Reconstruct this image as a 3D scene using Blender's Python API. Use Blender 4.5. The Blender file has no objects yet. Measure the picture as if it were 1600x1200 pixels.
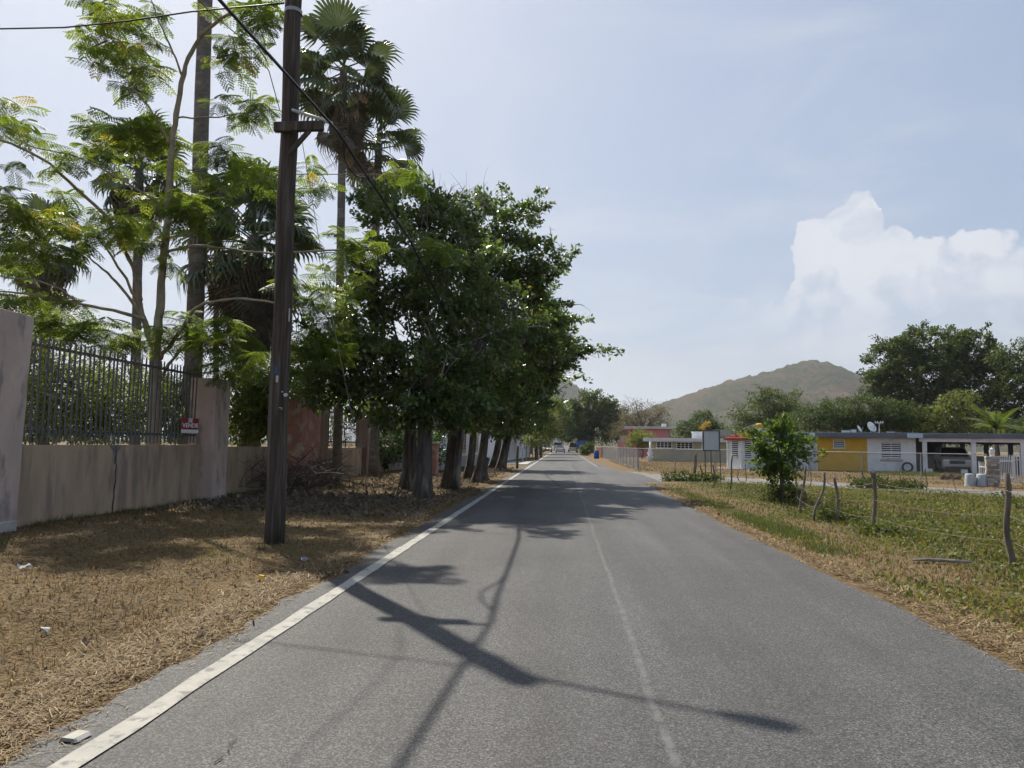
import bpy, bmesh, math, random
import numpy as np
from mathutils import Vector, Matrix

# ------------------------------------------------------------------ camera, sky, sun, exposure
SC = bpy.context.scene
COL = SC.collection
FPX, CX, CY = 1150.0, 800.0, 600.0          # focal length and centre, in pixels of a 1600 x 1200 picture
CAM_H = 1.55
ROLL = math.radians(0.8)
_c = Matrix.Rotation(ROLL, 3, 'Z') @ Vector((80, -95, -FPX))
PITCH = math.atan(-_c.y / FPX)
_c2 = Matrix.Rotation(math.radians(90) + PITCH, 3, 'X') @ _c
YAW = math.atan2(_c2.x, _c2.y)
CAM_R = Matrix.Rotation(YAW, 3, 'Z') @ Matrix.Rotation(math.radians(90) + PITCH, 3, 'X') @ Matrix.Rotation(ROLL, 3, 'Z')
cd = bpy.data.cameras.new('camera')
cd.sensor_width = 36.0
cd.lens = FPX / 1600 * 36
cd.clip_start = 0.05
cd.clip_end = 12000
cam = bpy.data.objects.new('camera', cd)
COL.objects.link(cam)
cam.matrix_world = Matrix.Translation((0, 0, CAM_H)) @ CAM_R.to_4x4()
SC.camera = cam

SUN_EL = math.radians(51)
SUN_AZ = math.radians(-34.4)                # left of the road's direction (+Y)
SUNV = Vector((math.sin(SUN_AZ) * math.cos(SUN_EL), math.cos(SUN_AZ) * math.cos(SUN_EL), math.sin(SUN_EL)))
sd = bpy.data.lights.new('sun', 'SUN')
sd.energy = 4.0
sd.angle = math.radians(0.6)
sd.color = (1.0, 0.93, 0.81)
sun = bpy.data.objects.new('sun', sd)
COL.objects.link(sun)
sun.rotation_euler = SUNV.to_track_quat('Z', 'Y').to_euler()

SC.render.engine = 'CYCLES'
SC.cycles.use_denoising = True
SC.cycles.use_adaptive_sampling = True
SC.cycles.adaptive_threshold = 0.025
SC.cycles.use_light_tree = False
SC.cycles.max_bounces = 4
SC.cycles.diffuse_bounces = 2
SC.cycles.glossy_bounces = 2
SC.cycles.transmission_bounces = 3
SC.cycles.transparent_max_bounces = 8
SC.cycles.volume_bounces = 0
SC.cycles.caustics_reflective = False
SC.cycles.caustics_refractive = False
SC.view_settings.view_transform = 'Standard'
SC.view_settings.look = 'None'
SC.view_settings.gamma = 1
SC.view_settings.use_curve_mapping = False
SC.view_settings.exposure = 0.80

rng = np.random.default_rng(11)
random.seed(5)
R = math.radians


def ray(px, py):
    return (CAM_R @ Vector((px - CX, CY - py, -FPX))).normalized()


def at(px, py, Y):
    """the point seen at a picture position, Y metres ahead along the road"""
    d = ray(px, py)
    return Vector((0, 0, CAM_H)) + d * (Y / d.y)


def gnd(px, py, z=0.0):
    d = ray(px, py)
    return Vector((0, 0, CAM_H)) + d * ((z - CAM_H) / d.z)


def onX(px, py, X):
    d = ray(px, py)
    return Vector((0, 0, CAM_H)) + d * (X / d.x)


# ------------------------------------------------------------------ node helpers
class NT:
    def __init__(s, tree):
        s.t = tree
        s.n = tree.nodes
        s.l = tree.links

    def new(s, typ, **kw):
        n = s.n.new(typ)
        for k, v in kw.items():
            if k in n.inputs.keys() if isinstance(k, str) else False:
                s.put(n.inputs[k], v)
            else:
                setattr(n, k, v)
        return n

    def put(s, sock, v):
        if isinstance(v, bpy.types.NodeSocket):
            s.l.new(v, sock)
        else:
            sock.default_value = v

    def math(s, op, a, b=0.0, clamp=False):
        n = s.n.new('ShaderNodeMath')
        n.operation = op
        n.use_clamp = clamp
        s.put(n.inputs[0], a)
        s.put(n.inputs[1], b)
        return n.outputs[0]

    def vmath(s, op, a, b=None, scale=None):
        n = s.n.new('ShaderNodeVectorMath')
        n.operation = op
        s.put(n.inputs[0], a)
        if b is not None:
            s.put(n.inputs[1], b)
        if scale is not None:
            s.put(n.inputs['Scale'], scale)
        return n

    def noise(s, vec, scale, detail=3.0, rough=0.55, dist=0.0):
        n = s.n.new('ShaderNodeTexNoise')
        if vec is not None:
            s.l.new(vec, n.inputs['Vector'])
        n.inputs['Scale'].default_value = scale
        n.inputs['Detail'].default_value = detail
        n.inputs['Roughness'].default_value = rough
        n.inputs['Distortion'].default_value = dist
        return n

    def ramp(s, fac, stops, interp='LINEAR'):
        n = s.n.new('ShaderNodeValToRGB')
        n.color_ramp.interpolation = interp
        e = n.color_ramp.elements
        while len(e) < len(stops):
            e.new(0.5)
        for i, (p, c) in enumerate(stops):
            e[i].position = p
            e[i].color = tuple(c) + (1.0,) if len(c) == 3 else c
        s.l.new(fac, n.inputs[0])
        return n.outputs[0]

    def mapr(s, v, a, b, c=0.0, d=1.0, smooth=False):
        n = s.n.new('ShaderNodeMapRange')
        if smooth:
            n.interpolation_type = 'SMOOTHSTEP'
        s.put(n.inputs[0], v)
        for i, x in enumerate((a, b, c, d)):
            n.inputs[i + 1].default_value = x
        return n.outputs[0]

    def mix(s, fac, a, b, blend='MIX'):
        n = s.n.new('ShaderNodeMix')
        n.data_type = 'RGBA'
        n.blend_type = blend
        s.put(n.inputs[0], fac)
        for sock, v in ((n.inputs[6], a), (n.inputs[7], b)):
            if isinstance(v, bpy.types.NodeSocket):
                s.l.new(v, sock)
            else:
                sock.default_value = tuple(v) + (1.0,) if len(v) == 3 else v
        return n.outputs[2]


# ------------------------------------------------------------------ sky
def build_world():
    w = bpy.data.worlds.new('World')
    SC.world = w
    w.use_nodes = True
    w.cycles.sampling_method = 'MANUAL'
    w.cycles.sample_map_resolution = 256
    t = NT(w.node_tree)
    t.n.clear()
    out = t.n.new('ShaderNodeOutputWorld')
    bg = t.n.new('ShaderNodeBackground')
    bg.inputs['Strength'].default_value = 0.083
    sky = t.n.new('ShaderNodeTexSky')
    sky.sky_type = 'NISHITA'
    sky.sun_disc = False
    sky.sun_elevation = SUN_EL
    sky.sun_rotation = SUN_AZ % (2 * math.pi)
    sky.altitude = 0
    sky.air_density = 1.0
    sky.dust_density = 3.2
    sky.ozone_density = 1.6
    tc = t.n.new('ShaderNodeTexCoord').outputs['Generated']
    # the air is full of salt haze: the blue is pale everywhere
    # the glare round the sun is spread and softened by the haze
    soft = t.vmath('DIVIDE', sky.outputs[0], t.vmath('ADD', t.vmath('SCALE', sky.outputs[0], scale=1 / 17.0).outputs[0], (0.8, 0.8, 0.8)).outputs[0]).outputs[0]
    base = t.mix(0.55, soft, (2.7, 3.4, 4.7))
    sep = t.n.new('ShaderNodeSeparateXYZ')
    t.l.new(tc, sep.inputs[0])
    elev = sep.outputs[2]
    # thin veils of high cloud
    mp = t.n.new('ShaderNodeMapping')
    mp.inputs['Scale'].default_value = (1.0, 1.0, 2.6)
    t.l.new(tc, mp.inputs[0])
    n1 = t.noise(mp.outputs[0], 2.3, 7, 0.55, 0.6).outputs[0]
    veil = t.mapr(n1, 0.46, 0.80, 0.0, 0.6, True)
    base = t.mix(veil, base, (4.9, 5.1, 5.5))
    # flat cloud sheets low over the hills
    mp2 = t.n.new('ShaderNodeMapping')
    mp2.inputs['Scale'].default_value = (1.0, 1.0, 5.0)
    t.l.new(tc, mp2.inputs[0])
    n2 = t.noise(mp2.outputs[0], 3.4, 6, 0.55, 0.3).outputs[0]
    low = t.math('MULTIPLY', t.mapr(n2, 0.38, 0.66, 0, 1, True), t.mapr(elev, 0.27, 0.13, 0, 1, True))
    base = t.mix(t.math('MULTIPLY', low, 0.8), base, (4.5, 4.75, 5.15))
    n3 = t.noise(mp2.outputs[0], 4.4, 5, 0.5, 0.2).outputs[0]
    grey = t.math('MULTIPLY', t.mapr(n3, 0.42, 0.62, 0, 1, True), t.mapr(elev, 0.17, 0.09, 0, 1, True))
    base = t.mix(t.math('MULTIPLY', grey, 0.55), base, (3.7, 4.1, 4.6))
    # the towering cumulus: its top follows a curve over the compass, broken up by noise
    def warp(scale, amt, det):
        n = t.noise(tc, scale, det, 0.6)
        c = t.vmath('SUBTRACT', n.outputs['Color'], (0.5, 0.5, 0.5)).outputs[0]
        return t.vmath('SCALE', c, scale=amt).outputs[0]
    d = t.vmath('ADD', tc, warp(13, 0.045, 1)).outputs[0]
    d = t.vmath('ADD', d, warp(42, 0.026, 4)).outputs[0]
    sd2 = t.n.new('ShaderNodeSeparateXYZ')
    t.l.new(d, sd2.inputs[0])
    az = t.math('ARCTAN2', sd2.outputs[0], sd2.outputs[1])
    prof = [(1090, 520), (1150, 482), (1190, 470), (1222, 450), (1238, 400), (1262, 350), (1300, 328), (1328, 300), (1350, 296), (1366, 318), (1382, 352), (1398, 352), (1415, 378), (1440, 376), (1465, 362),
            (1487, 357), (1520, 372), (1545, 388), (1575, 376), (1605, 372), (1650, 385), (1720, 430), (1800, 455), (1900, 480), (2000, 520)]
    pts = []
    for px, py in prof:
        r_ = ray(px, py)
        pts.append((math.atan2(r_.x, r_.y), r_.z))
    a0, a1 = pts[0][0], pts[-1][0]
    fc = t.n.new('ShaderNodeFloatCurve')
    cv = fc.mapping.curves[0]
    for k, (x, y) in enumerate(pts):
        X, Y = (x - a0) / (a1 - a0), y / 0.4
        if k == 0:
            cv.points[0].location = (0, Y)
        elif k == len(pts) - 1:
            cv.points[-1].location = (1, Y)
        else:
            cv.points.new(X, Y)
    fc.mapping.update()
    t.l.new(t.mapr(az, a0, a1), fc.inputs['Value'])
    top = t.math('MULTIPLY', fc.outputs[0], 0.4)
    h = t.math('SUBTRACT', top, sd2.outputs[2])
    bil = None
    for sc_, am in ((15.0, 0.060), (36.0, 0.026), (80.0, 0.010)):
        v = t.math('MULTIPLY', t.math('ABSOLUTE', t.math('SUBTRACT', t.noise(d, sc_, 0.0).outputs[0], 0.5)), am)
        bil = v if bil is None else t.math('ADD', bil, v)
    bil = t.math('SUBTRACT', bil, 0.008)
    h = t.math('ADD', h, bil)
    mask = t.math('MULTIPLY', t.mapr(h, 0.0, 0.007, 0, 1, True), t.math('MULTIPLY', t.mapr(az, a0, a0 + 0.16, 0, 1, True), t.mapr(az, a1, a1 - 0.25, 0, 1, True)))
    mask = t.math('MULTIPLY', mask, t.mapr(elev, 0.09, 0.22, 0.10, 0.95, True))
    nb = t.noise(d, 9, 4, 0.55).outputs[0]
    sh = t.math('ADD', t.math('ADD', t.math('MULTIPLY', bil, 34.0), t.mapr(nb, 0.3, 0.7, -0.15, 0.2)), t.mapr(h, 0.0, 0.16, 0.78, 0.42))
    ccol = t.ramp(sh, [(0.48, (3.75, 4.2, 5.0)), (0.92, (5.15, 5.35, 5.75))])
    base = t.mix(mask, base, ccol)
    t.l.new(base, bg.inputs['Color'])
    t.l.new(bg.outputs[0], out.inputs[0])


build_world()

# ------------------------------------------------------------------ object helpers


def link(o, parent=None):
    COL.objects.link(o)
    if parent is not None:
        o.parent = parent
    return o


def tag(o, label=None, cat=None, group=None, kind=None):
    if label:
        o['label'] = label
    if cat:
        o['category'] = cat
    if group:
        o['group'] = group
    if kind:
        o['kind'] = kind
    return o


def empty(name, loc=(0, 0, 0), rz=0.0):
    o = bpy.data.objects.new(name, None)
    o.empty_display_size = 0.2
    o.location = loc
    o.rotation_euler = (0, 0, rz)
    return link(o)


def copy_tree(o, parent=None):
    c = o.copy()
    link(c, parent)
    for ch in [x for x in COL.objects if x.parent == o]:
        copy_tree(ch, c)
    return c


class MB:
    """collects simple shapes into one mesh"""
    def __init__(s):
        s.v = []
        s.f = []

    def add(s, vs, fs):
        b = len(s.v)
        s.v += [tuple(v) for v in vs]
        s.f += [tuple(b + i for i in f) for f in fs]
        return s

    def box(s, c, size, rz=0.0, M=None, taper=1.0):
        hx, hy, hz = size[0] / 2, size[1] / 2, size[2] / 2
        vs = []
        for z in (-1, 1):
            k = taper if z > 0 else 1.0
            for x, y in ((-1, -1), (1, -1), (1, 1), (-1, 1)):
                vs.append(Vector((x * hx * k, y * hy * k, z * hz)))
        if M is not None:
            vs = [M @ v for v in vs]
        elif rz:
            Q = Matrix.Rotation(rz, 3, 'Z')
            vs = [Q @ v for v in vs]
        c = Vector(c)
        return s.add([v + c for v in vs], [(0, 3, 2, 1), (4, 5, 6, 7), (0, 1, 5, 4), (1, 2, 6, 5), (2, 3, 7, 6), (3, 0, 4, 7)])

    def span(s, x0, x1, y0, y1, z0, z1):
        return s.box(((x0 + x1) / 2, (y0 + y1) / 2, (z0 + z1) / 2), (abs(x1 - x0), abs(y1 - y0), abs(z1 - z0)))

    def bar(s, a, b, w, h, up=(0, 0, 1)):
        a, b = Vector(a), Vector(b)
        d = (b - a)
        L = d.length
        if L < 1e-6:
            return s
        d.normalize()
        u = Vector(up)
        if abs(d.dot(u)) > 0.98:
            u = Vector((0, 1, 0))
        sx = d.cross(u).normalized()
        sz = sx.cross(d).normalized()
        M = Matrix((sx, d, sz)).transposed()
        return s.box((a + b) / 2, (w, L, h), M=M)

    def tube(s, pts, rad, n=8, cap=True, jit=0.0, flute=None):
        pts = [Vector(p) for p in pts]
        m = len(pts)
        if not hasattr(rad, '__len__'):
            rad = [rad] * m
        prev = None
        base = len(s.v)
        for i, p in enumerate(pts):
            d = (pts[min(i + 1, m - 1)] - pts[max(i - 1, 0)])
            if d.length < 1e-9:
                d = Vector((0, 0, 1))
            d.normalize()
            if prev is None:
                u = Vector((1, 0, 0)) if abs(d.x) < 0.9 else Vector((0, 1, 0))
                sx = (u - d * u.dot(d)).normalized()
            else:
                sx = (prev - d * prev.dot(d)).normalized()
            prev = sx
            sy = d.cross(sx)
            for k in range(n):
                a = 2 * math.pi * k / n
                r = rad[i] * (1 + (random.uniform(-jit, jit) if jit else 0))
                if flute:
                    r *= flute(i / (m - 1), a)
                s.v.append(tuple(p + (sx * math.cos(a) + sy * math.sin(a)) * r))
        for i in range(m - 1):
            for k in range(n):
                a = base + i * n + k
                b = base + i * n + (k + 1) % n
                s.f.append((a, b, b + n, a + n))
        if cap:
            s.f.append(tuple(base + k for k in range(n))[::-1])
            s.f.append(tuple(base + (m - 1) * n + k for k in range(n)))
        return s

    def lathe(s, c, prof, n=16):
        c = Vector(c)
        b = len(s.v)
        for (r, z) in prof:
            for k in range(n):
                a = 2 * math.pi * k / n
                s.v.append((c.x + r * math.cos(a), c.y + r * math.sin(a), c.z + z))
        for i in range(len(prof) - 1):
            for k in range(n):
                a0 = b + i * n + k
                b0 = b + i * n + (k + 1) % n
                s.f.append((a0, b0, b0 + n, a0 + n))
        s.f.append(tuple(b + k for k in range(n))[::-1])
        s.f.append(tuple(b + (len(prof) - 1) * n + k for k in range(n)))
        return s

    def prism(s, poly, depth, O, U, V, W):
        """poly (a, b) in the plane O + aU + bV, thickened by depth along W"""
        O, U, V, W = Vector(O), Vector(U), Vector(V), Vector(W)
        n = len(poly)
        vs = [O + U * a + V * b for a, b in poly] + [O + U * a + V * b + W * depth for a, b in poly]
        fs = [tuple(range(n))[::-1], tuple(range(n, 2 * n))] + [(i, (i + 1) % n, n + (i + 1) % n, n + i) for i in range(n)]
        return s.add(vs, fs)

    def mesh(s, name, mat, smooth=False):
        me = bpy.data.meshes.new(name)
        me.from_pydata(s.v, [], s.f)
        if smooth:
            me.polygons.foreach_set('use_smooth', [True] * len(me.polygons))
        if mat:
            me.materials.append(mat)
        me.update()
        return me

    def build(s, name, mat, parent=None, smooth=False, bevel=0.0, loc=None):
        o = bpy.data.objects.new(name, s.mesh(name, mat, smooth))
        link(o, parent)
        if loc is not None:
            o.location = loc
        if bevel:
            m = o.modifiers.new('bevel', 'BEVEL')
            m.width = bevel
            m.segments = 2
            m.limit_method = 'ANGLE'
            m.angle_limit = R(35)
        return o


def np_mesh(name, V, F, mat, tint=None, smooth=False):
    """V (n,3), F (m,k) arrays"""
    me = bpy.data.meshes.new(name)
    m, k = F.shape
    me.vertices.add(len(V))
    me.vertices.foreach_set('co', np.ascontiguousarray(V, dtype=np.float32).ravel())
    me.loops.add(m * k)
    me.loops.foreach_set('vertex_index', np.ascontiguousarray(F, dtype=np.int32).ravel())
    me.polygons.add(m)
    me.polygons.foreach_set('loop_start', np.arange(0, m * k, k, dtype=np.int32))
    me.polygons.foreach_set('loop_total', np.full(m, k, dtype=np.int32))
    if smooth:
        me.polygons.foreach_set('use_smooth', np.ones(m, dtype=bool))
    if mat:
        me.materials.append(mat)
    me.update(calc_edges=True)
    if tint is not None:
        a = me.attributes.new('tint', 'FLOAT', 'FACE')
        a.data.foreach_set('value', np.ascontiguousarray(tint, dtype=np.float32))
    return me


def np_obj(name, V, F, mat, parent=None, tint=None, smooth=False):
    return link(bpy.data.objects.new(name, np_mesh(name, V, F, mat, tint, smooth)), parent)


# ------------------------------------------------------------------ materials
MAT = {}


def pmat(name, c1, c2=None, scale=6.0, rough=0.8, detail=5, bump=0.0, bscale=None, spec=0.3, metal=0.0, stretch=(1, 1, 1),
         lo=0.35, hi=0.65, c3=None, scale3=1.5, coat=0.0):
    if name in MAT:
        return MAT[name]
    m = bpy.data.materials.new(name)
    m.use_nodes = True
    t = NT(m.node_tree)
    b = t.n['Principled BSDF']
    b.inputs['Roughness'].default_value = rough
    b.inputs['Specular IOR Level'].default_value = spec
    b.inputs['Metallic'].default_value = metal
    b.inputs['Coat Weight'].default_value = coat
    tc = t.n.new('ShaderNodeTexCoord')
    mp = t.n.new('ShaderNodeMapping')
    mp.inputs['Scale'].default_value = stretch
    t.l.new(tc.outputs['Object'], mp.inputs[0])
    if c2 is None:
        c2 = tuple(x * 0.82 for x in c1)
    nz = t.noise(mp.outputs[0], scale, detail, 0.6)
    col = t.ramp(nz.outputs[0], [(lo, c1), (hi, c2)])
    if c3 is not None:
        n3 = t.noise(mp.outputs[0], scale3, 4, 0.6)
        col = t.mix(t.mapr(n3.outputs[0], 0.5, 0.68, 0, 1, True), col, c3)
    t.l.new(col, b.inputs['Base Color'])
    if bump:
        nb = t.noise(mp.outputs[0], bscale or scale * 3, 4, 0.6)
        bp = t.n.new('ShaderNodeBump')
        bp.inputs['Strength'].default_value = bump
        bp.inputs['Distance'].default_value = 0.02
        t.l.new(nb.outputs[0], bp.inputs['Height'])
        t.l.new(bp.outputs[0], b.inputs['Normal'])
    MAT[name] = m
    return m


def leafmat(name, stops, trans=0.35, rough=0.45, spec=0.35, tcol=None):
    """leaf colour by the face attribute tint; light shines through"""
    m = bpy.data.materials.new(name)
    m.use_nodes = True
    t = NT(m.node_tree)
    b = t.n['Principled BSDF']
    out = t.n['Material Output']
    at_ = t.n.new('ShaderNodeAttribute')
    at_.attribute_name = 'tint'
    col = t.ramp(at_.outputs['Fac'], stops)
    t.l.new(col, b.inputs['Base Color'])
    b.inputs['Roughness'].default_value = rough
    b.inputs['Specular IOR Level'].default_value = spec
    tr = t.n.new('ShaderNodeBsdfTranslucent')
    tcn = t.mix(1.0, col, tcol or (1.5, 1.45, 0.55), 'MULTIPLY')
    t.l.new(tcn, tr.inputs[0])
    mx = t.n.new('ShaderNodeMixShader')
    mx.inputs[0].default_value = trans
    t.l.new(b.outputs[0], mx.inputs[1])
    t.l.new(tr.outputs[0], mx.inputs[2])
    t.l.new(mx.outputs[0], out.inputs[0])
    MAT[name] = m
    return m


leafmat('ficus_leaf', [(0.0, (0.040, 0.075, 0.026)), (0.5, (0.085, 0.140, 0.044)), (0.85, (0.150, 0.205, 0.066)), (1.0, (0.22, 0.19, 0.08))], 0.45, 0.30, 0.7, (1.3, 1.3, 0.62))
leafmat('feather_leaf', [(0.0, (0.075, 0.125, 0.034)), (0.6, (0.145, 0.210, 0.055)), (0.95, (0.23, 0.27, 0.07)), (1.0, (0.34, 0.28, 0.08))], 0.55, 0.5, 0.3)
leafmat('bush_leaf', [(0.0, (0.075, 0.115, 0.032)), (0.6, (0.145, 0.190, 0.052)), (1.0, (0.24, 0.23, 0.07))], 0.4, 0.5, 0.3)
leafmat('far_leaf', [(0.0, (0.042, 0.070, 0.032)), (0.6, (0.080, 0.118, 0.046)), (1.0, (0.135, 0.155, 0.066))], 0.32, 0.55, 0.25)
leafmat('pale_leaf', [(0.0, (0.09, 0.12, 0.04)), (0.6, (0.16, 0.19, 0.06)), (1.0, (0.25, 0.25, 0.10))], 0.35, 0.5, 0.3)
leafmat('dry_leaf', [(0.0, (0.13, 0.11, 0.06)), (0.6, (0.21, 0.18, 0.11)), (1.0, (0.14, 0.15, 0.06))], 0.25, 0.7, 0.2, (1.1, 1.0, 0.7))
leafmat('palm_leaf', [(0.0, (0.055, 0.085, 0.046)), (1.0, (0.115, 0.150, 0.074))], 0.22, 0.42, 0.45, (1.2, 1.2, 0.7))
leafmat('palm_dead', [(0.0, (0.095, 0.082, 0.066)), (1.0, (0.21, 0.178, 0.140))], 0.2, 0.8, 0.2, (1.2, 1.1, 0.8))
leafmat('dry_grass', [(0.0, (0.085, 0.058, 0.028)), (0.35, (0.20, 0.138, 0.064)), (0.70, (0.33, 0.225, 0.100)), (0.86, (0.14, 0.140, 0.048)), (1.0, (0.08, 0.11, 0.028))], 0.25, 0.75, 0.2, (1.2, 1.1, 0.8))
leafmat('straw', [(0.0, (0.10, 0.07, 0.04)), (0.4, (0.25, 0.175, 0.09)), (0.75, (0.36, 0.265, 0.14)), (1.0, (0.50, 0.40, 0.25))], 0.25, 0.7, 0.25, (1.1, 1.0, 0.8))
leafmat('field_leaf', [(0.0, (0.055, 0.075, 0.024)), (0.45, (0.105, 0.130, 0.040)), (0.75, (0.17, 0.17, 0.06)), (1.0, (0.26, 0.20, 0.10))], 0.35, 0.6, 0.25)
leafmat('lawn', [(0.0, (0.055, 0.085, 0.026)), (1.0, (0.12, 0.14, 0.05))], 0.35, 0.6, 0.25)
leafmat('yellow_flower', [(0.0, (0.45, 0.30, 0.03)), (1.0, (0.60, 0.42, 0.05))], 0.3, 0.6, 0.2, (1, 1, 1))

BARK = pmat('bark_grey', (0.13, 0.11, 0.092), (0.050, 0.042, 0.036), 7, 0.9, 7, 1.0, 16, stretch=(1, 1, 0.22), c3=(0.24, 0.225, 0.20), scale3=3.5)
BARK_TAN = pmat('bark_tan', (0.34, 0.28, 0.20), (0.22, 0.18, 0.13), 6, 0.85, 5, 0.4, 20, stretch=(1, 1, 0.5), c3=(0.20, 0.21, 0.14))
BARK_PALM = pmat('bark_palm', (0.20, 0.17, 0.145), (0.12, 0.10, 0.085), 7, 0.9, 5, 0.7, 30, stretch=(1, 1, 2.5), c3=(0.26, 0.23, 0.20))
TWIG = pmat('dead_twig', (0.33, 0.29, 0.25), (0.20, 0.17, 0.14), 8, 0.9)
POSTWOOD = pmat('post_wood', (0.20, 0.165, 0.13), (0.10, 0.085, 0.07), 9, 0.9, 5, 0.6, 30, stretch=(1, 1, 0.3))
POLEWOOD = pmat('pole_wood', (0.085, 0.066, 0.052), (0.036, 0.028, 0.023), 22, 0.85, 6, 0.9, 40, stretch=(1, 1, 0.045), c3=(0.125, 0.105, 0.088), scale3=14)
STEEL = pmat('galvanised_steel', (0.36, 0.37, 0.38), (0.27, 0.28, 0.29), 12, 0.5, metal=0.6)
RUSTY = pmat('painted_steel_grey', (0.115, 0.125, 0.132), (0.075, 0.08, 0.085), 9, 0.6, c3=(0.16, 0.105, 0.07), scale3=5, spec=0.4)
DARKSTEEL = pmat('dark_steel', (0.05, 0.055, 0.06), (0.035, 0.036, 0.04), 9, 0.5, spec=0.4)
CABLE = pmat('cable_black', (0.022, 0.022, 0.024), None, 5, 0.55, spec=0.4)
WHITE = pmat('white_paint', (0.78, 0.79, 0.80), (0.66, 0.67, 0.68), 2.5, 0.7)
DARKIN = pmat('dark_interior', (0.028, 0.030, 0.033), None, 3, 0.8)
GLASS = pmat('window_glass', (0.03, 0.035, 0.04), (0.05, 0.055, 0.06), 1.5, 0.08, spec=0.6)

# ------------------------------------------------------------------ ground, roads, hills
def sstep(a, b, x):
    t = np.clip((np.asarray(x, dtype=float) - a) / (b - a), 0, 1)
    return t * t * (3 - 2 * t)


def vnoise(x, y, s=1.0, seed=0.0):
    x = np.asarray(x, dtype=float) * s + seed
    y = np.asarray(y, dtype=float) * s - seed * 0.7
    return (np.sin(1.7 * x + 1.3 * np.sin(0.9 * y)) + np.sin(1.31 * y + 1.1 * np.sin(1.23 * x + 2)) + np.sin(0.83 * (x + y) + 1.7 * np.sin(0.61 * (x - y)))) / 3


near = [(2.6, 29.0), (3.9, 31.2), (5.6, 32.8), (8.3, 32.6), (11.5, 29.6), (15, 26.2), (22, 21.2), (34, 13)]
far = [(2.6, 47.5), (4.0, 45.2), (5.6, 42.4), (8.3, 39.3), (12.0, 35.4), (16, 31.6), (23.5, 26.2), (36, 17.6)]
SIDE_C = [((p[0] + q_[0]) / 2, (p[1] + q_[1]) / 2) for p, q_ in zip(near, far)]


def zg(x, y):
    x = np.asarray(x, dtype=float)
    y = np.asarray(y, dtype=float)
    near = 1 - sstep(30, 60, np.hypot(x, y))
    l = sstep(-2.6, -5.5, x)
    r = sstep(3.4, 5.5, x)
    side = l + r
    z = -0.03 + 0.035 * side + near * side * (0.05 * l + 0.035 * vnoise(x, y, 0.9) + 0.012 * vnoise(x, y, 3.7, 4))
    d = np.full(np.broadcast(x, y).shape, 1e9)
    for (ax, ay), (bx, by) in zip(SIDE_C[:-1], SIDE_C[1:]):
        ux, uy = bx - ax, by - ay
        t = np.clip(((x - ax) * ux + (y - ay) * uy) / (ux * ux + uy * uy), 0, 1)
        d = np.minimum(d, np.hypot(x - ax - t * ux, y - ay - t * uy))
    return z - 0.09 * (1 - sstep(2.6, 4.4, d))


def zgf(x, y):
    return float(zg(x, y))


def ground_mat():
    m = bpy.data.materials.new('dry_ground')
    m.use_nodes = True
    t = NT(m.node_tree)
    b = t.n['Principled BSDF']
    b.inputs['Roughness'].default_value = 0.95
    b.inputs['Specular IOR Level'].default_value = 0.15
    g = t.n.new('ShaderNodeNewGeometry').outputs['Position']
    fine = t.noise(g, 38, 5, 0.7).outputs[0]
    mid = t.noise(g, 3.1, 5, 0.65).outputs[0]
    big = t.noise(g, 0.55, 4, 0.6).outputs[0]
    dry = t.ramp(fine, [(0.28, (0.040, 0.031, 0.020)), (0.5, (0.15, 0.105, 0.056)), (0.70, (0.33, 0.235, 0.125))])
    grn = t.ramp(fine, [(0.25, (0.040, 0.046, 0.018)), (0.55, (0.090, 0.100, 0.038)), (0.75, (0.19, 0.165, 0.075))])
    soil = t.ramp(fine, [(0.3, (0.075, 0.055, 0.038)), (0.7, (0.19, 0.145, 0.10))])
    sep = t.n.new('ShaderNodeSeparateXYZ')
    t.l.new(g, sep.inputs[0])
    # the field right of the road is greener than the scorched left verge
    fx = t.mapr(sep.outputs[0], 4.2, 6.5, 0.0, 0.42, True)
    yard = t.mapr(t.math('ADD', sep.outputs[1], t.math('MULTIPLY', sep.outputs[0], 0.69)), 36.0, 38.5, 1.0, 0.12, True)
    fx = t.math('MULTIPLY', fx, yard)
    gf = t.mapr(t.math('ADD', t.math('MULTIPLY', mid, 0.5), t.math('ADD', t.math('MULTIPLY', big, 0.5), fx)), 0.56, 0.78, 0, 1, True)
    col = t.mix(gf, dry, grn)
    col = t.mix(t.mapr(mid, 0.55, 0.7, 0, 0.55, True), col, soil)
    t.l.new(col, b.inputs['Base Color'])
    bp = t.n.new('ShaderNodeBump')
    bp.inputs['Strength'].default_value = 0.9
    bp.inputs['Distance'].default_value = 0.03
    t.l.new(fine, bp.inputs['Height'])
    t.l.new(bp.outputs[0], b.inputs['Normal'])
    return m


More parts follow.
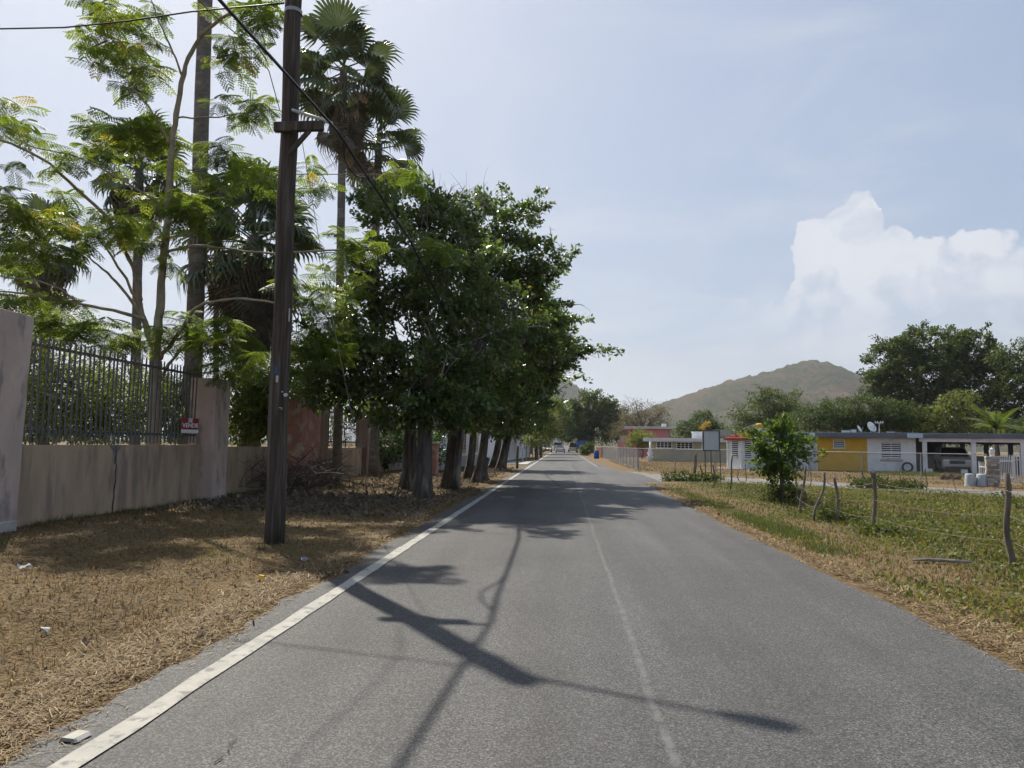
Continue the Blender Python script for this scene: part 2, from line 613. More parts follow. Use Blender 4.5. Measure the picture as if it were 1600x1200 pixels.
def asphalt_mat(name, k=1.0, tan=0.0, seam=True):
    m = bpy.data.materials.new(name)
    m.use_nodes = True
    t = NT(m.node_tree)
    b = t.n['Principled BSDF']
    b.inputs['Specular IOR Level'].default_value = 0.35
    b.inputs['Roughness'].default_value = 0.68
    g = t.n.new('ShaderNodeNewGeometry').outputs['Position']
    vor = t.n.new('ShaderNodeTexVoronoi')
    vor.inputs['Scale'].default_value = 120
    t.l.new(g, vor.inputs['Vector'])
    sc = t.n.new('ShaderNodeSeparateColor')
    t.l.new(vor.outputs['Color'], sc.inputs[0])
    fine = t.noise(g, 55, 3, 0.75).outputs[0]
    grain = t.math('ADD', t.math('MULTIPLY', sc.outputs[0], 0.55), t.math('MULTIPLY', fine, 0.45))
    col = t.ramp(grain, [(0.18, (0.030 * k, 0.030 * k, 0.031 * k)), (0.45, (0.082 * k, 0.081 * k, 0.080 * k)), (0.62, (0.135 * k, 0.133 * k, 0.130 * k)), (0.82, (0.27 * k, 0.265 * k, 0.255 * k))])
    # wear along the wheel paths, patches, and a pale joint down the lane
    mp = t.n.new('ShaderNodeMapping')
    mp.inputs['Scale'].default_value = (1.0, 0.07, 1.0)
    t.l.new(g, mp.inputs[0])
    lane = t.noise(mp.outputs[0], 1.6, 4, 0.55).outputs[0]
    blot = t.noise(g, 0.8, 5, 0.6).outputs[0]
    blot2 = t.noise(g, 0.23, 4, 0.6, 0.4).outputs[0]
    wear = t.math('ADD', t.mapr(lane, 0.3, 0.7, 0.74, 1.24), t.math('ADD', t.mapr(blot, 0.3, 0.7, -0.10, 0.12), t.mapr(blot2, 0.35, 0.65, -0.12, 0.12)))
    cw = t.n.new('ShaderNodeCombineXYZ')
    for i in range(3):
        t.l.new(wear, cw.inputs[i])
    col = t.mix(1.0, col, cw.outputs[0], 'MULTIPLY')
    if seam:
        sep = t.n.new('ShaderNodeSeparateXYZ')
        t.l.new(g, sep.inputs[0])
        wob = t.noise(g, 0.6, 3, 0.5).outputs[0]
        dx = t.math('ABSOLUTE', t.math('SUBTRACT', t.math('ADD', sep.outputs[0], t.math('MULTIPLY', wob, 0.12)), 0.62))
        line = t.math('MULTIPLY', t.mapr(dx, 0.035, 0.012, 0, 0.5), t.mapr(t.noise(g, 5, 4, 0.7).outputs[0], 0.35, 0.6))
        col = t.mix(line, col, (0.17, 0.167, 0.16))
    if tan:
        col = t.mix(tan, col, (0.36, 0.31, 0.25))
    t.l.new(col, b.inputs['Base Color'])
    bp = t.n.new('ShaderNodeBump')
    bp.inputs['Strength'].default_value = 0.65
    bp.inputs['Distance'].default_value = 0.008
    t.l.new(grain, bp.inputs['Height'])
    t.l.new(bp.outputs[0], b.inputs['Normal'])
    return m


GROUND = ground_mat()
ASPHALT = asphalt_mat('asphalt', 0.55)
PALEROAD = asphalt_mat('asphalt_worn', 1.05, 0.12, False)


def axis(segs):
    a = []
    for s, e, st in segs:
        a += list(np.arange(s, e, st))
    a.append(segs[-1][1])
    return np.array(a)


gx = axis([(-6000, -600, 600), (-600, -60, 60), (-60, -14, 4), (-14, -2.8, 0.35), (-2.8, 3.3, 1.0), (3.3, 14, 0.4), (14, 60, 3), (60, 600, 60), (600, 6000, 600)])
gy = axis([(-400, -20, 60), (-20, -2, 3), (-2, 34, 0.4), (34, 60, 2), (60, 300, 20), (300, 9000, 600)])
GX, GY = np.meshgrid(gx, gy)
V = np.stack([GX.ravel(), GY.ravel(), zg(GX.ravel(), GY.ravel())], 1)
nx, ny = len(gx), len(gy)
ii, jj = np.meshgrid(np.arange(nx - 1), np.arange(ny - 1))
q = (jj * nx + ii).ravel()
F = np.stack([q, q + 1, q + nx + 1, q + nx], 1)
tag(np_obj('ground', V, F, GROUND, smooth=True), kind='structure')

ys = axis([(-10, 40, 0.25), (40, 120, 1.5), (120, 420, 12)])
left = -2.66 + 0.10 * vnoise(ys, ys * 0, 1.1, 3) + 0.05 * vnoise(ys, ys * 0.3, 4.3, 1) + 0.03 * rng.normal(size=len(ys)) * (ys < 40)
right = 3.30 + 0.05 * vnoise(ys, ys * 0, 0.8, 9) + 0.03 * vnoise(ys, ys * 0, 5, 2)
right = right + 1.0 * sstep(26, 33, ys) * (1 - sstep(40, 50, ys)) - 0.5 * sstep(55, 75, ys)
V = np.concatenate([np.stack([left, ys, 0 * ys - 0.004], 1), np.stack([ys * 0 + 0.3, ys, 0 * ys], 1), np.stack([right, ys, 0 * ys - 0.004], 1)])
n = len(ys)
i = np.arange(n - 1)
F = np.concatenate([np.stack([i, i + n, i + n + 1, i + 1], 1), np.stack([i + n, i + 2 * n, i + 2 * n + 1, i + n + 1], 1)])
road = tag(np_obj('road', V, F, ASPHALT), kind='structure')

LINE = pmat('road_paint', (0.40, 0.385, 0.34), (0.32, 0.31, 0.28), 5, 0.8, 7, 0.4, 90, c3=(0.20, 0.195, 0.185), scale3=9, spec=0.2)


def strip(name, xs0, xs1, ys, z, mat, parent=None):
    n = len(ys)
    V = np.concatenate([np.stack([xs0, ys, ys * 0 + z], 1), np.stack([xs1, ys, ys * 0 + z], 1)])
    i = np.arange(n - 1)
    return np_obj(name, V, np.stack([i, i + n, i + n + 1, i + 1], 1), mat, parent)


yl = axis([(-9, 50, 0.3), (50, 260, 5)])
strip('edge_line', -2.405 + 0.008 * vnoise(yl, yl, 2) + 0.004 * rng.normal(size=len(yl)), -2.255 + 0.008 * vnoise(yl, yl, 2.2, 4) + 0.004 * rng.normal(size=len(yl)), yl, 0.005, LINE, road)
yl2 = axis([(54, 200, 6)])
strip('edge_line', 2.42 + 0 * yl2, 2.50 + 0 * yl2, yl2, 0.005, LINE, road)

# cracks in the asphalt
CRACK = pmat('crack_dark', (0.018, 0.018, 0.018), None, 20, 0.9)
for (ax, ay, bx, by) in ((330, 1195, 372, 1158), (905, 740, 893, 726), (850, 740, 875, 760)):
    a, b = gnd(ax, ay), gnd(bx, by)
    k = 9
    mb = MB()
    pts = [a.lerp(b, j / k) + Vector((random.uniform(-.03, .03), random.uniform(-.03, .03), 0)) for j in range(k + 1)]
    nrm = Vector((-(b - a).y, (b - a).x, 0)).normalized()
    for p, q_ in zip(pts[:-1], pts[1:]):
        w = random.uniform(0.002, 0.006) * (1 if a.y < 10 else 5)
        mb.add([(p.x - nrm.x * w, p.y - nrm.y * w, 0.006), (p.x + nrm.x * w, p.y + nrm.y * w, 0.006), (q_.x + nrm.x * w, q_.y + nrm.y * w, 0.006), (q_.x - nrm.x * w, q_.y - nrm.y * w, 0.006)], [(0, 1, 2, 3)])
    mb.build('crack', CRACK, road)

# side road
sr = MB()
sr.v = [(x, y, -0.009) for x, y in near] + [(x, y, -0.009) for x, y in far]
k = len(near)
sr.f = [(i, i + 1, k + i + 1, k + i) for i in range(k - 1)]
tag(sr.build('side_road', PALEROAD), kind='structure')

# concrete driveway apron and path on the left, beyond the trees
CONC = pmat('concrete', (0.42, 0.40, 0.37), (0.30, 0.285, 0.265), 3, 0.9, 5, 0.3, 25)
ap = MB()
a = [(-2.75, 56), (-2.72, 66), (-4.4, 66), (-4.9, 57)]
ap.v = [(x, y, 0.028) for x, y in a]
ap.f = [tuple(range(len(a)))]
tag(ap.build('driveway', CONC), kind='structure')


# hills
def hill_mat(name, c_dry, c_grn, c_red):
    m = bpy.data.materials.new(name)
    m.use_nodes = True
    t = NT(m.node_tree)
    b = t.n['Principled BSDF']
    b.inputs['Roughness'].default_value = 1.0
    b.inputs['Specular IOR Level'].default_value = 0.05
    g = t.n.new('ShaderNodeNewGeometry').outputs['Position']
    big = t.noise(g, 0.006, 5, 0.6).outputs[0]
    mid = t.noise(g, 0.035, 5, 0.65).outputs[0]
    spk = t.noise(g, 0.16, 3, 0.7).outputs[0]
    col = t.mix(t.mapr(mid, 0.42, 0.6, 0, 1, True), c_dry, c_grn)
    col = t.mix(t.mapr(big, 0.5, 0.62, 0, 0.75, True), col, c_red)
    col = t.mix(t.mapr(t.noise(g, 0.013, 4, 0.6).outputs[0], 0.5, 0.6, 0, 0.6, True), col, (0.045, 0.055, 0.028))
    col = t.mix(t.mapr(spk, 0.50, 0.60, 0, 0.8, True), col, (0.024, 0.034, 0.016))
    t.l.new(col, b.inputs['Base Color'])
    return m


def hill(name, pts, D, depth, label_seed, mat, nx=220, ny=60):
    P = [at(px, py, D) for px, py in pts]
    X = np.array([p.x for p in P])
    Z = np.array([p.z for p in P])
    xs = np.linspace(X[0], X[-1], nx)
    zr = np.interp(xs, X, Z)
    kern = np.exp(-np.linspace(-2, 2, 17) ** 2)
    kern /= kern.sum()
    zr = np.convolve(np.pad(zr, 8, mode='edge'), kern, 'valid')
    yy = np.linspace(-1, 1.2, ny)
    XX, TT = np.meshgrid(xs, yy)
    prof = np.exp(-(TT / 0.5) ** 2)
    gul = 0.10 * np.abs(vnoise(XX, TT * depth, 0.011, label_seed)) * (np.abs(TT) > 0.02) * np.clip(np.abs(TT) * 4, 0, 1)
    fuzz = 1.8 * rng.normal(size=XX.shape) + 1.2 * vnoise(XX, TT * depth, 0.09, 3)
    ZZ = zr[None, :] * (prof - gul * prof) * np.clip(1 - 0.0 * TT, 0, 1) - 6 + fuzz * prof
    V = np.stack([XX.ravel(), D + TT.ravel() * depth, ZZ.ravel()], 1)
    ii, jj = np.meshgrid(np.arange(nx - 1), np.arange(ny - 1))
    q = (jj * nx + ii).ravel()
    return tag(np_obj(name, V, np.stack([q, q + 1, q + nx + 1, q + nx], 1), mat, smooth=True), kind='structure')


HM = hill_mat('hill_scrub', (0.088, 0.072, 0.050), (0.048, 0.055, 0.030), (0.115, 0.072, 0.050))
hill('hill', [(820, 690), (900, 668), (960, 650), (1000, 638), (1060, 617), (1100, 602), (1150, 588), (1200, 577), (1235, 565), (1262, 558), (1288, 560), (1315, 572), (1350, 595), (1400, 628), (1450, 655), (1500, 670), (1560, 655), (1650, 640), (1800, 640), (2000, 680)], 1450, 480, 2.0, HM)
hill('foothill', [(950, 692), (1040, 668), (1100, 648), (1160, 628), (1230, 610), (1290, 606), (1340, 612), (1400, 640), (1470, 665), (1600, 690)], 1130, 260, 5.0, HM, 160, 50)
hill('hill', [(560, 690), (700, 655), (790, 615), (840, 588), (868, 582), (888, 590), (910, 606), (950, 636), (1000, 655), (1080, 690)], 1900, 420, 7.0, HM, 160, 50)


# ------------------------------------------------------------------ leaf and blade clouds
def unit(a):
    return a / np.maximum(np.linalg.norm(a, axis=1, keepdims=True), 1e-9)


def leaves(C, L, W, up=0.5, out=None, droop=0.2, jl=0.35, fold=0.12):
    """one folded diamond leaf (two triangles) at every point of C"""
    n = len(C)
    d = rng.normal(size=(n, 3))
    if out is not None:
        d = d + out * 0.9
    d[:, 2] -= droop
    d = unit(d)
    nn = rng.normal(size=(n, 3))
    nn[:, 2] += up * 3
    nn = nn - d * (nn * d).sum(1, keepdims=True)
    nn = unit(nn)
    s = np.cross(nn, d)
    l = (L * (1 + jl * rng.uniform(-1, 1, n)))[:, None]
    w = l * (W / L) * 0.5
    mid = C + d * l * 0.45 - nn * l * fold * 0.0
    V = np.stack([C, mid + s * w + nn * l * fold, C + d * l, mid - s * w + nn * l * fold], 1).reshape(-1, 3)
    F = np.arange(4 * n).reshape(n, 4)
    return V, F


def blades(P, H, W, lean=0.5):
    n = len(P)
    a = rng.uniform(0, 2 * np.pi, n)
    h = H * rng.uniform(0.5, 1.4, n) if np.isscalar(H) else H
    ln = np.abs(rng.normal(size=n)) * lean
    tip = P + np.stack([np.cos(a) * ln * h, np.sin(a) * ln * h, h / np.sqrt(1 + ln ** 2)], 1)
    b = a + np.pi / 2 + rng.normal(size=n) * 0.5
    s = np.stack([np.cos(b), np.sin(b), 0 * b], 1) * W * 0.5
    V = np.stack([P - s, P + s, tip], 1).reshape(-1, 3)
    return V, np.arange(3 * n).reshape(n, 3)


def seed_area(n, xf, y0, y1, power=1.0):
    """points on the ground, denser towards the camera"""
    u = rng.uniform(0, 1, n)
    if power == 1.0:
        y = y0 * (y1 / y0) ** u
    else:
        k = 1 - power
        y = (y0 ** k + u * (y1 ** k - y0 ** k)) ** (1 / k)
    x = xf(y, rng.uniform(0, 1, n))
    return np.stack([x, y, zg(x, y)], 1)


# scorched grass on the left verge
P = seed_area(110000, lambda y, u: -2.72 - u * 7.4, 2.0, 46, 1.35)
keep = rng.uniform(size=len(P)) < 0.35 + 0.65 * (vnoise(P[:, 0], P[:, 1], 1.3, 2) > -0.35)
P = P[keep]
V, F = blades(P, 0.045 + 0 * P[:, 0] + 0.05 * rng.uniform(size=len(P)) ** 2, 0.004 + 0.0011 * np.clip(P[:, 1:2], 0, 14), 3.2)
gr = vnoise(P[:, 0], P[:, 1], 0.9, 6)
pat = vnoise(P[:, 0], P[:, 1], 2.3, 1.5) + 0.6 * vnoise(P[:, 0], P[:, 1], 6.1, 3)
tint = np.clip(0.33 + 0.17 * pat + 0.17 * rng.normal(size=len(P)) + 0.6 * np.clip(gr - 0.25, 0, 1) * (rng.uniform(size=len(P)) < 0.7), 0, 1)
tag(np_obj('verge_grass', V, F, MAT['dry_grass'], tint=tint), 'short scorched brown grass covering the left verge', 'grass', kind='stuff')


def litter(n, xf, y0, y1, L, W, mat, power=1.35, lift=0.01, up=1.5):
    P = seed_area(n, xf, y0, y1, power)
    P[:, 2] += lift * rng.uniform(0, 1, n)
    V, F = leaves(P, L, W, up=up, droop=0.0, jl=0.6)
    return V, F, rng.uniform(0, 0.72, n)


V, F, ti = litter(9000, lambda y, u: -2.9 - u * 7, 2.0, 46, 0.05, 0.025, None)
tag(np_obj('leaf_litter', V, F, MAT['palm_dead'], tint=ti), 'fallen dry leaves scattered over the left verge', 'leaf litter', kind='stuff')

V, F, ti = litter(16000, lambda y, u: -3.1 - u * 5.6, 15.0, 48, 0.11, 0.055, None, 0.6, 0.03, 0.7)
tag(np_obj('leaf_litter', V, F, MAT['palm_dead'], tint=ti), 'thick brown leaf litter under the dark roadside trees', 'leaf litter', kind='stuff')
# weeds along the foot of the wall and in loose clumps on the verge
pts = []
for k in range(330):
    if k < 110:
        x0, y0 = -9.05 + abs(rng.normal()) * 0.10, rng.uniform(11.5, 24)
    else:
        y0 = 2.5 * (20 / 2.5) ** rng.uniform()
        x0 = -3.4 - rng.uniform() * 5.4
        if vnoise(x0, y0, 1.1, 6) < 0.15:
            continue
    m_ = rng.integers(8, 26)
    pts.append(np.stack([x0 + 0.05 * rng.normal(size=m_), y0 + 0.05 * rng.normal(size=m_), np.zeros(m_)], 1))
P = np.concatenate(pts)
P[:, 2] = zg(P[:, 0], P[:, 1])
V, F = blades(P, 0.11, 0.010, 0.6)
tag(np_obj('verge_weeds', V, F, MAT['field_leaf'], tint=rng.uniform(0, 1, len(P))), 'small green weed tufts on the left verge and along the wall', 'weeds', kind='stuff')

# straw raked along both road edges
def straw(n, cx, spread, y0, y1, wob=0.16):
    P = seed_area(n, lambda y, u: cx + spread * rng.normal(size=len(y)) * (1 + 0.5 * vnoise(y, y * 0, 1.9, cx)) + wob * vnoise(y, y * 0, 1.1, cx), y0, y1, 1.2)
    P[:, 2] = np.maximum(P[:, 2], 0.002) + 0.012 * rng.uniform(0, 1, n) * (np.abs(P[:, 0] - cx) < 2 * spread)
    a = rng.uniform(0, 2 * np.pi, n)
    l = 0.055 * rng.uniform(0.2, 1.6, n) ** 1.3
    d = np.stack([np.cos(a), np.sin(a), 0.25 * rng.normal(size=n)], 1) * l[:, None]
    s = np.stack([-np.sin(a), np.cos(a), 0 * a], 1) * (0.0009 + 0.00042 * np.clip(P[:, 1:2], 0, 25))
    V = np.stack([P - s, P + s, P + d + s, P + d - s], 1).reshape(-1, 3)
    V[:, 2] = np.maximum(V[:, 2], 0.004)
    return V, np.arange(4 * n).reshape(n, 4), np.clip(0.42 + 0.28 * rng.normal(size=n), 0, 1)


V, F, ti = straw(34000, -3.05, 0.15, 2.0, 40)
tag(np_obj('straw_edge', V, F, MAT['straw'], tint=ti), 'loose straw along the left edge of the asphalt', 'straw', kind='stuff')
V, F, ti = straw(26000, 3.62, 0.15, 3.5, 32, 0.08)
tag(np_obj('straw_edge', V, F, MAT['straw'], tint=ti), 'loose straw along the right edge of the asphalt', 'straw', kind='stuff')


V, F, ti = straw(60000, -6.0, 1.9, 2.0, 40, 0.0)
k_ = np.repeat(V.reshape(-1, 4, 3)[:, 0, 0] < -2.85, 4)
V = V[k_]
V[:, 2] = np.maximum(V[:, 2], zg(V[:, 0], V[:, 1]) + 0.004 + 0.02 * np.repeat(rng.uniform(size=len(V) // 4), 4))
tag(np_obj('dead_stalks', V, np.arange(len(V)).reshape(-1, 4), MAT['dry_grass'], tint=np.clip(0.4 + 0.3 * rng.normal(size=len(V) // 4), 0, 0.85)), 'matted dead grass stalks over the left verge', 'grass', kind='stuff')

# the field on the right: low weeds and grass
def field_far(x):
    return np.interp(x, [p[0] for p in near], [p[1] for p in near]) - 0.4


def field_pts(n, y0, y1, power, xmin=3.6):
    P = seed_area(n, lambda y, u: xmin + u * (0.78 * y + 3.0), y0, y1, power)
    return P[(P[:, 1] < field_far(P[:, 0]))]


P = field_pts(210000, 3.5, 33, 0.8)
xr = P[:, 0] - 3.6
dens = np.clip(0.28 + 0.50 * sstep(1.0, 3.2, xr) + 0.45 * vnoise(P[:, 0], P[:, 1], 1.1, 5), 0.08, 1)
P = P[rng.uniform(size=len(P)) < dens]
xr = P[:, 0] - 3.6
hgt = 0.03 + 0.25 * sstep(1.2, 3.6, xr) * (0.6 + 0.4 * vnoise(P[:, 0], P[:, 1], 0.8, 1))
P[:, 2] += hgt * rng.uniform(0.2, 1.0, len(P))
V, F = leaves(P, 0.060, 0.032, up=0.6, droop=0.0, jl=0.5)
tint = np.clip(0.42 + 0.2 * rng.normal(size=len(P)) - 0.28 * vnoise(P[:, 0], P[:, 1], 0.7, 8) + 0.18 * (1 - sstep(0.5, 2.5, xr)), 0, 1)
tag(np_obj('field_weeds', V, F, MAT['field_leaf'], tint=tint), 'low green and yellowing weeds covering the field on the right', 'weeds', kind='stuff')
P = field_pts(90000, 3.5, 33, 1.0)
V, F = blades(P, 0.05 + 0.16 * sstep(1.0, 4.0, P[:, 0] - 3.6) * rng.uniform(0.2, 1, len(P)), 0.006 + 0.0010 * np.clip(P[:, 1:2], 0, 25), 0.9)
ti = np.clip(0.5 + 0.25 * rng.normal(size=len(P)) + 0.3 * vnoise(P[:, 0], P[:, 1], 0.8, 3), 0, 1)
tag(np_obj('field_grass', V, F, MAT['dry_grass'], tint=ti), 'dry and green grass blades among the weeds of the field', 'grass', kind='stuff')

# dry grass of the yards behind the side road
n = 60000
x = rng.uniform(4.5, 34, n)
y = rng.uniform(24, 74, n)
k_ = (y > np.interp(x, [p[0] for p in far], [p[1] for p in far]) + 0.3) & (x < 0.62 * y) & (vnoise(x, y, 0.9, 2) > -0.5)
P = np.stack([x, y, zg(x, y)], 1)[k_]
V, F = blades(P, 0.09, 0.035, 1.0)
tag(np_obj('yard_grass', V, F, MAT['dry_grass'], tint=np.clip(0.55 + 0.25 * rng.normal(size=len(P)) + 0.25 * vnoise(P[:, 0], P[:, 1], 0.5, 7), 0, 1)), 'thin dry grass in the yards behind the side road', 'grass', kind='stuff')

# fresh green tufts beside the right road edge
pts = []
for px, py, sx, sy, n in ((1205, 830, 0.35, 0.8, 4200), (1160, 812, 0.35, 0.9, 3000), (1100, 788, 0.3, 1.4, 2600), (1060, 772, 0.3, 1.6, 2000), (1270, 858, 0.3, 0.3, 900)):
    c = gnd(px, py)
    x = c.x + sx * rng.normal(size=n)
    y = c.y + sy * rng.normal(size=n)
    pts.append(np.stack([x, y, zg(x, y)], 1))
P = np.concatenate(pts)
P = P[P[:, 0] > 3.65]
V, F = blades(P, 0.10, 0.014, 0.7)
tag(np_obj('green_grass', V, F, MAT['lawn'], tint=rng.uniform(0, 1, len(P))), 'fresh green grass tufts beside the right road edge', 'grass', kind='stuff')

# ------------------------------------------------------------------ trees
def crown_clumps(lobes, n, shell=0.55, low=-0.9):
    """clump centres spread through the outer part of several ellipsoids"""
    ws = np.array([l[1][0] * l[1][2] + l[1][0] * l[1][1] for l in lobes])
    ws = ws / ws.sum()
    C, O = [], []
    for (c, r), w in zip(lobes, ws):
        k = max(3, int(n * w))
        d = unit(rng.normal(size=(k, 3)))
        d = d[d[:, 2] > low]
        rad = shell + (1 - shell) * rng.uniform(0, 1, len(d)) ** 0.6
        bump = 1 + 0.14 * vnoise(d[:, 0] * 4, d[:, 1] * 4 + d[:, 2] * 3, 1.3, c[0] * 3.1)
        C.append(np.array(c)[None] + d * np.array(r)[None] * (rad * bump)[:, None])
        O.append(d)
    return np.concatenate(C), np.concatenate(O)


def bez(a, b, lift=0.25, n=6, wob=0.06):
    a, b = Vector(a), Vector(b)
    L = (b - a).length
    m = a.lerp(b, 0.5) + Vector((random.uniform(-wob, wob) * L, random.uniform(-wob, wob) * L, lift * L))
    out = []
    for i in range(n + 1):
        t = i / n
        out.append(a * (1 - t) ** 2 + m * 2 * t * (1 - t) + b * t ** 2)
    return out


def leafy_tree(name, label, trunk, lobes, leafmat_, nclump=300, per=30, L=0.12, W=0.06, cr=0.4, limbs=24, bark=BARK, group=None, shell=0.55,
               up=0.5, droop=0.25, flute=None, twigs=0, low=-0.9, tint0=0.4, cat='tree', tn=10, twigmat=None, limb_r=0.3, extra_trunks=(), shoots=0, shoot_len=1.0):
    root = empty(name, trunk[0][0])
    o0 = Vector(trunk[0][0])
    C, O = crown_clumps(lobes, nclump, shell, low)
    if shoots:
        # leafy shoots that break the outline of the crown
        cc, oo = [], []
        for j in range(shoots):
            k = random.randrange(len(C))
            while O[k][2] < -0.15:
                k = random.randrange(len(C))
            d = Vector(O[k]) + Vector(rng.normal(size=3)) * 0.3
            d.z = max(0.02, d.z * 0.6 + random.uniform(-0.05, 0.35))
            d.normalize()
            ln = shoot_len * random.uniform(0.5, 1.3)
            for q_ in range(4):
                t = (q_ + 1) / 4
                cc.append(C[k] + np.array(d) * ln * t - np.array([0, 0, 0.18 * ln * t * t]))
                oo.append(O[k])
        C = np.concatenate([C, np.array(cc)])
        O = np.concatenate([O, np.array(oo)])
        ns = len(cc)
    else:
        ns = 0
    mb = MB()
    mb.tube([Vector(p) - o0 for p, r in trunk], [r for p, r in trunk], tn, flute=flute, jit=0.03)
    for et in extra_trunks:
        mb.tube([Vector(p) - o0 for p, r in et], [r for p, r in et], tn, flute=flute, jit=0.03)
    tops = [Vector(p) for p, r in trunk[len(trunk) // 2:]]
    rt = trunk[-1][1]
    for j in range(limbs):
        e = Vector(C[random.randrange(len(C))])
        s = min(tops, key=lambda p: (p - e).length) if random.random() < 0.6 else random.choice(tops)
        pts = bez(s, e, random.uniform(-0.05, 0.2))
        r0 = rt * random.uniform(0.35, 0.75) * limb_r / 0.3
        mb.tube([p - o0 for p in pts], [r0 * (1 - 0.85 * k / 6) for k in range(7)], 6, cap=False)
        for h in range(2):
            e2 = Vector(C[np.argmin(((C - np.array(pts[4 + h])) ** 2).sum(1) + rng.uniform(0, 2.5, len(C)))])
            mb.tube([p - o0 for p in bez(pts[3 + h], e2, 0.1, 4)], [r0 * 0.35 * (1 - 0.7 * k / 4) for k in range(5)], 4, cap=False)
    mb.build('trunk', bark, root, smooth=True)
    if twigs:
        tw = MB()
        for j in range(twigs):
            k = random.randrange(len(C))
            a = Vector(C[k])
            d = Vector(O[k]) + Vector(rng.normal(size=3)) * 0.6
            b = a + d.normalized() * cr * random.uniform(0.8, 2.4)
            pp = bez(a, b, 0.1, 4, 0.12)
            tw.tube([p - o0 for p in pp], [0.022, 0.018, 0.014, 0.010, 0.006], 4, cap=False)
            for q_ in range(2):
                e = pp[2 + q_] + Vector(rng.normal(size=3)) * cr * 0.5
                tw.tube([p - o0 for p in bez(pp[2 + q_], e, 0.1, 3, 0.1)], [0.008, 0.006, 0.005, 0.003], 3, cap=False)
        tw.build('twigs', twigmat or TWIG, root)['kind'] = 'stuff'
    n = len(C)
    pw = np.full(n, float(per))
    if ns:
        pw[-ns:] *= 0.45
    idx = np.repeat(np.arange(n), rng.poisson(pw))
    sz = cr * rng.uniform(0.65, 1.25, n)
    if ns:
        sz[-ns:] *= 0.6
    off = rng.normal(size=(len(idx), 3))
    off = unit(off) * (rng.uniform(0, 1, len(idx)) ** 0.5)[:, None] * sz[idx][:, None]
    off[:, 2] *= 0.75
    Pn = C[idx] + off
    Vv, Ff = leaves(Pn - np.array(o0)[None], L, W, up=up, out=O[idx], droop=droop)
    base = rng.uniform(-0.18, 0.18, n)
    ti = np.clip(tint0 + base[idx] + 0.17 * rng.normal(size=len(idx)), 0, 1)
    np_obj('crown', Vv, Ff, leafmat_, root, tint=ti)['kind'] = 'stuff'
    tag(root, label, cat, group)
    return root


def lobes_px(lst, rdepth=1.0):
    """lobes given as picture centre, picture radii and distance along the road"""
    out = []
    for (px, py, rx, ry, D) in lst:
        c = at(px, py, D)
        k = D / FPX
        out.append((tuple(c), (rx * k, (rx + ry) * 0.5 * k * rdepth, ry * k)))
    return out


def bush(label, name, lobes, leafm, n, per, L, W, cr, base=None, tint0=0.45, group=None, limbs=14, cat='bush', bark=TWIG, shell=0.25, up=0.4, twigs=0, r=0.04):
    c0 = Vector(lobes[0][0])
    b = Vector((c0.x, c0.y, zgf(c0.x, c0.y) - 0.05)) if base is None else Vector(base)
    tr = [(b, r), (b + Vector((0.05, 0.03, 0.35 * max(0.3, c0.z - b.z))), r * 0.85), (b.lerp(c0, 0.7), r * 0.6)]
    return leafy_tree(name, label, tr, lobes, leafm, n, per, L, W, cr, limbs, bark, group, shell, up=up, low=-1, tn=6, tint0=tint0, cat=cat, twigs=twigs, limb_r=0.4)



def ficus_flute(t, a):
    k = max(0.0, 1 - t * 1.6)
    return 1 + (0.24 * k + 0.16) * math.sin(5 * a + 1.5 * math.sin(3 * t)) * 0.7 + 0.42 * k ** 7 + (0.10 * k + 0.06) * math.sin(9 * a + 2 + 2 * t)


# the row of dark dense trees along the left verge
def trunk_px(px, py, top, D=None, r0=0.4, r1=0.25, lean=(0, 0)):
    b = gnd(px, py, 0.0) if D is None else at(px, py, D)
    b.z = zgf(b.x, b.y) - 0.1
    pts = []
    for i in range(7):
        t = i / 6
        pts.append((Vector((b.x + lean[0] * t + 0.08 * math.sin(4 * t + px), b.y + lean[1] * t, b.z + top * t)), r0 + (r1 - r0) * t))
    return pts


FG = 'dark dense trees lining the left verge'
leafy_tree('roadside_tree', 'nearest of the dark dense trees, with a pair of thick grey trunks beside the road', trunk_px(655, 777, 4.2, None, 0.21, 0.16, (0.2, 0.3)),
           lobes_px([(590, 318, 36, 30, 24), (640, 325, 58, 38, 23.5), (690, 350, 75, 48, 24), (620, 430, 78, 66, 22.5), (570, 490, 50, 50, 23), (690, 450, 90, 75, 22), (560, 570, 85, 56, 21.5),
                     (495, 592, 55, 46, 21), (640, 570, 95, 62, 21.5), (700, 620, 75, 50, 21.5), (730, 540, 75, 70, 23), (560, 620, 60, 34, 22), (640, 640, 60, 30, 21)]),
           MAT['ficus_leaf'], 760, 40, 0.17, 0.09, 0.36, 40, BARK, FG, 0.5, flute=ficus_flute, twigs=200, low=-1, tn=26, tint0=0.60, limb_r=0.16, shoots=110, shoot_len=1.1,
           extra_trunks=[trunk_px(630, 767, 4.0, None, 0.18, 0.13, (0.4, -0.1)), trunk_px(643, 770, 3.6, None, 0.10, 0.08, (0.1, 0.2))])
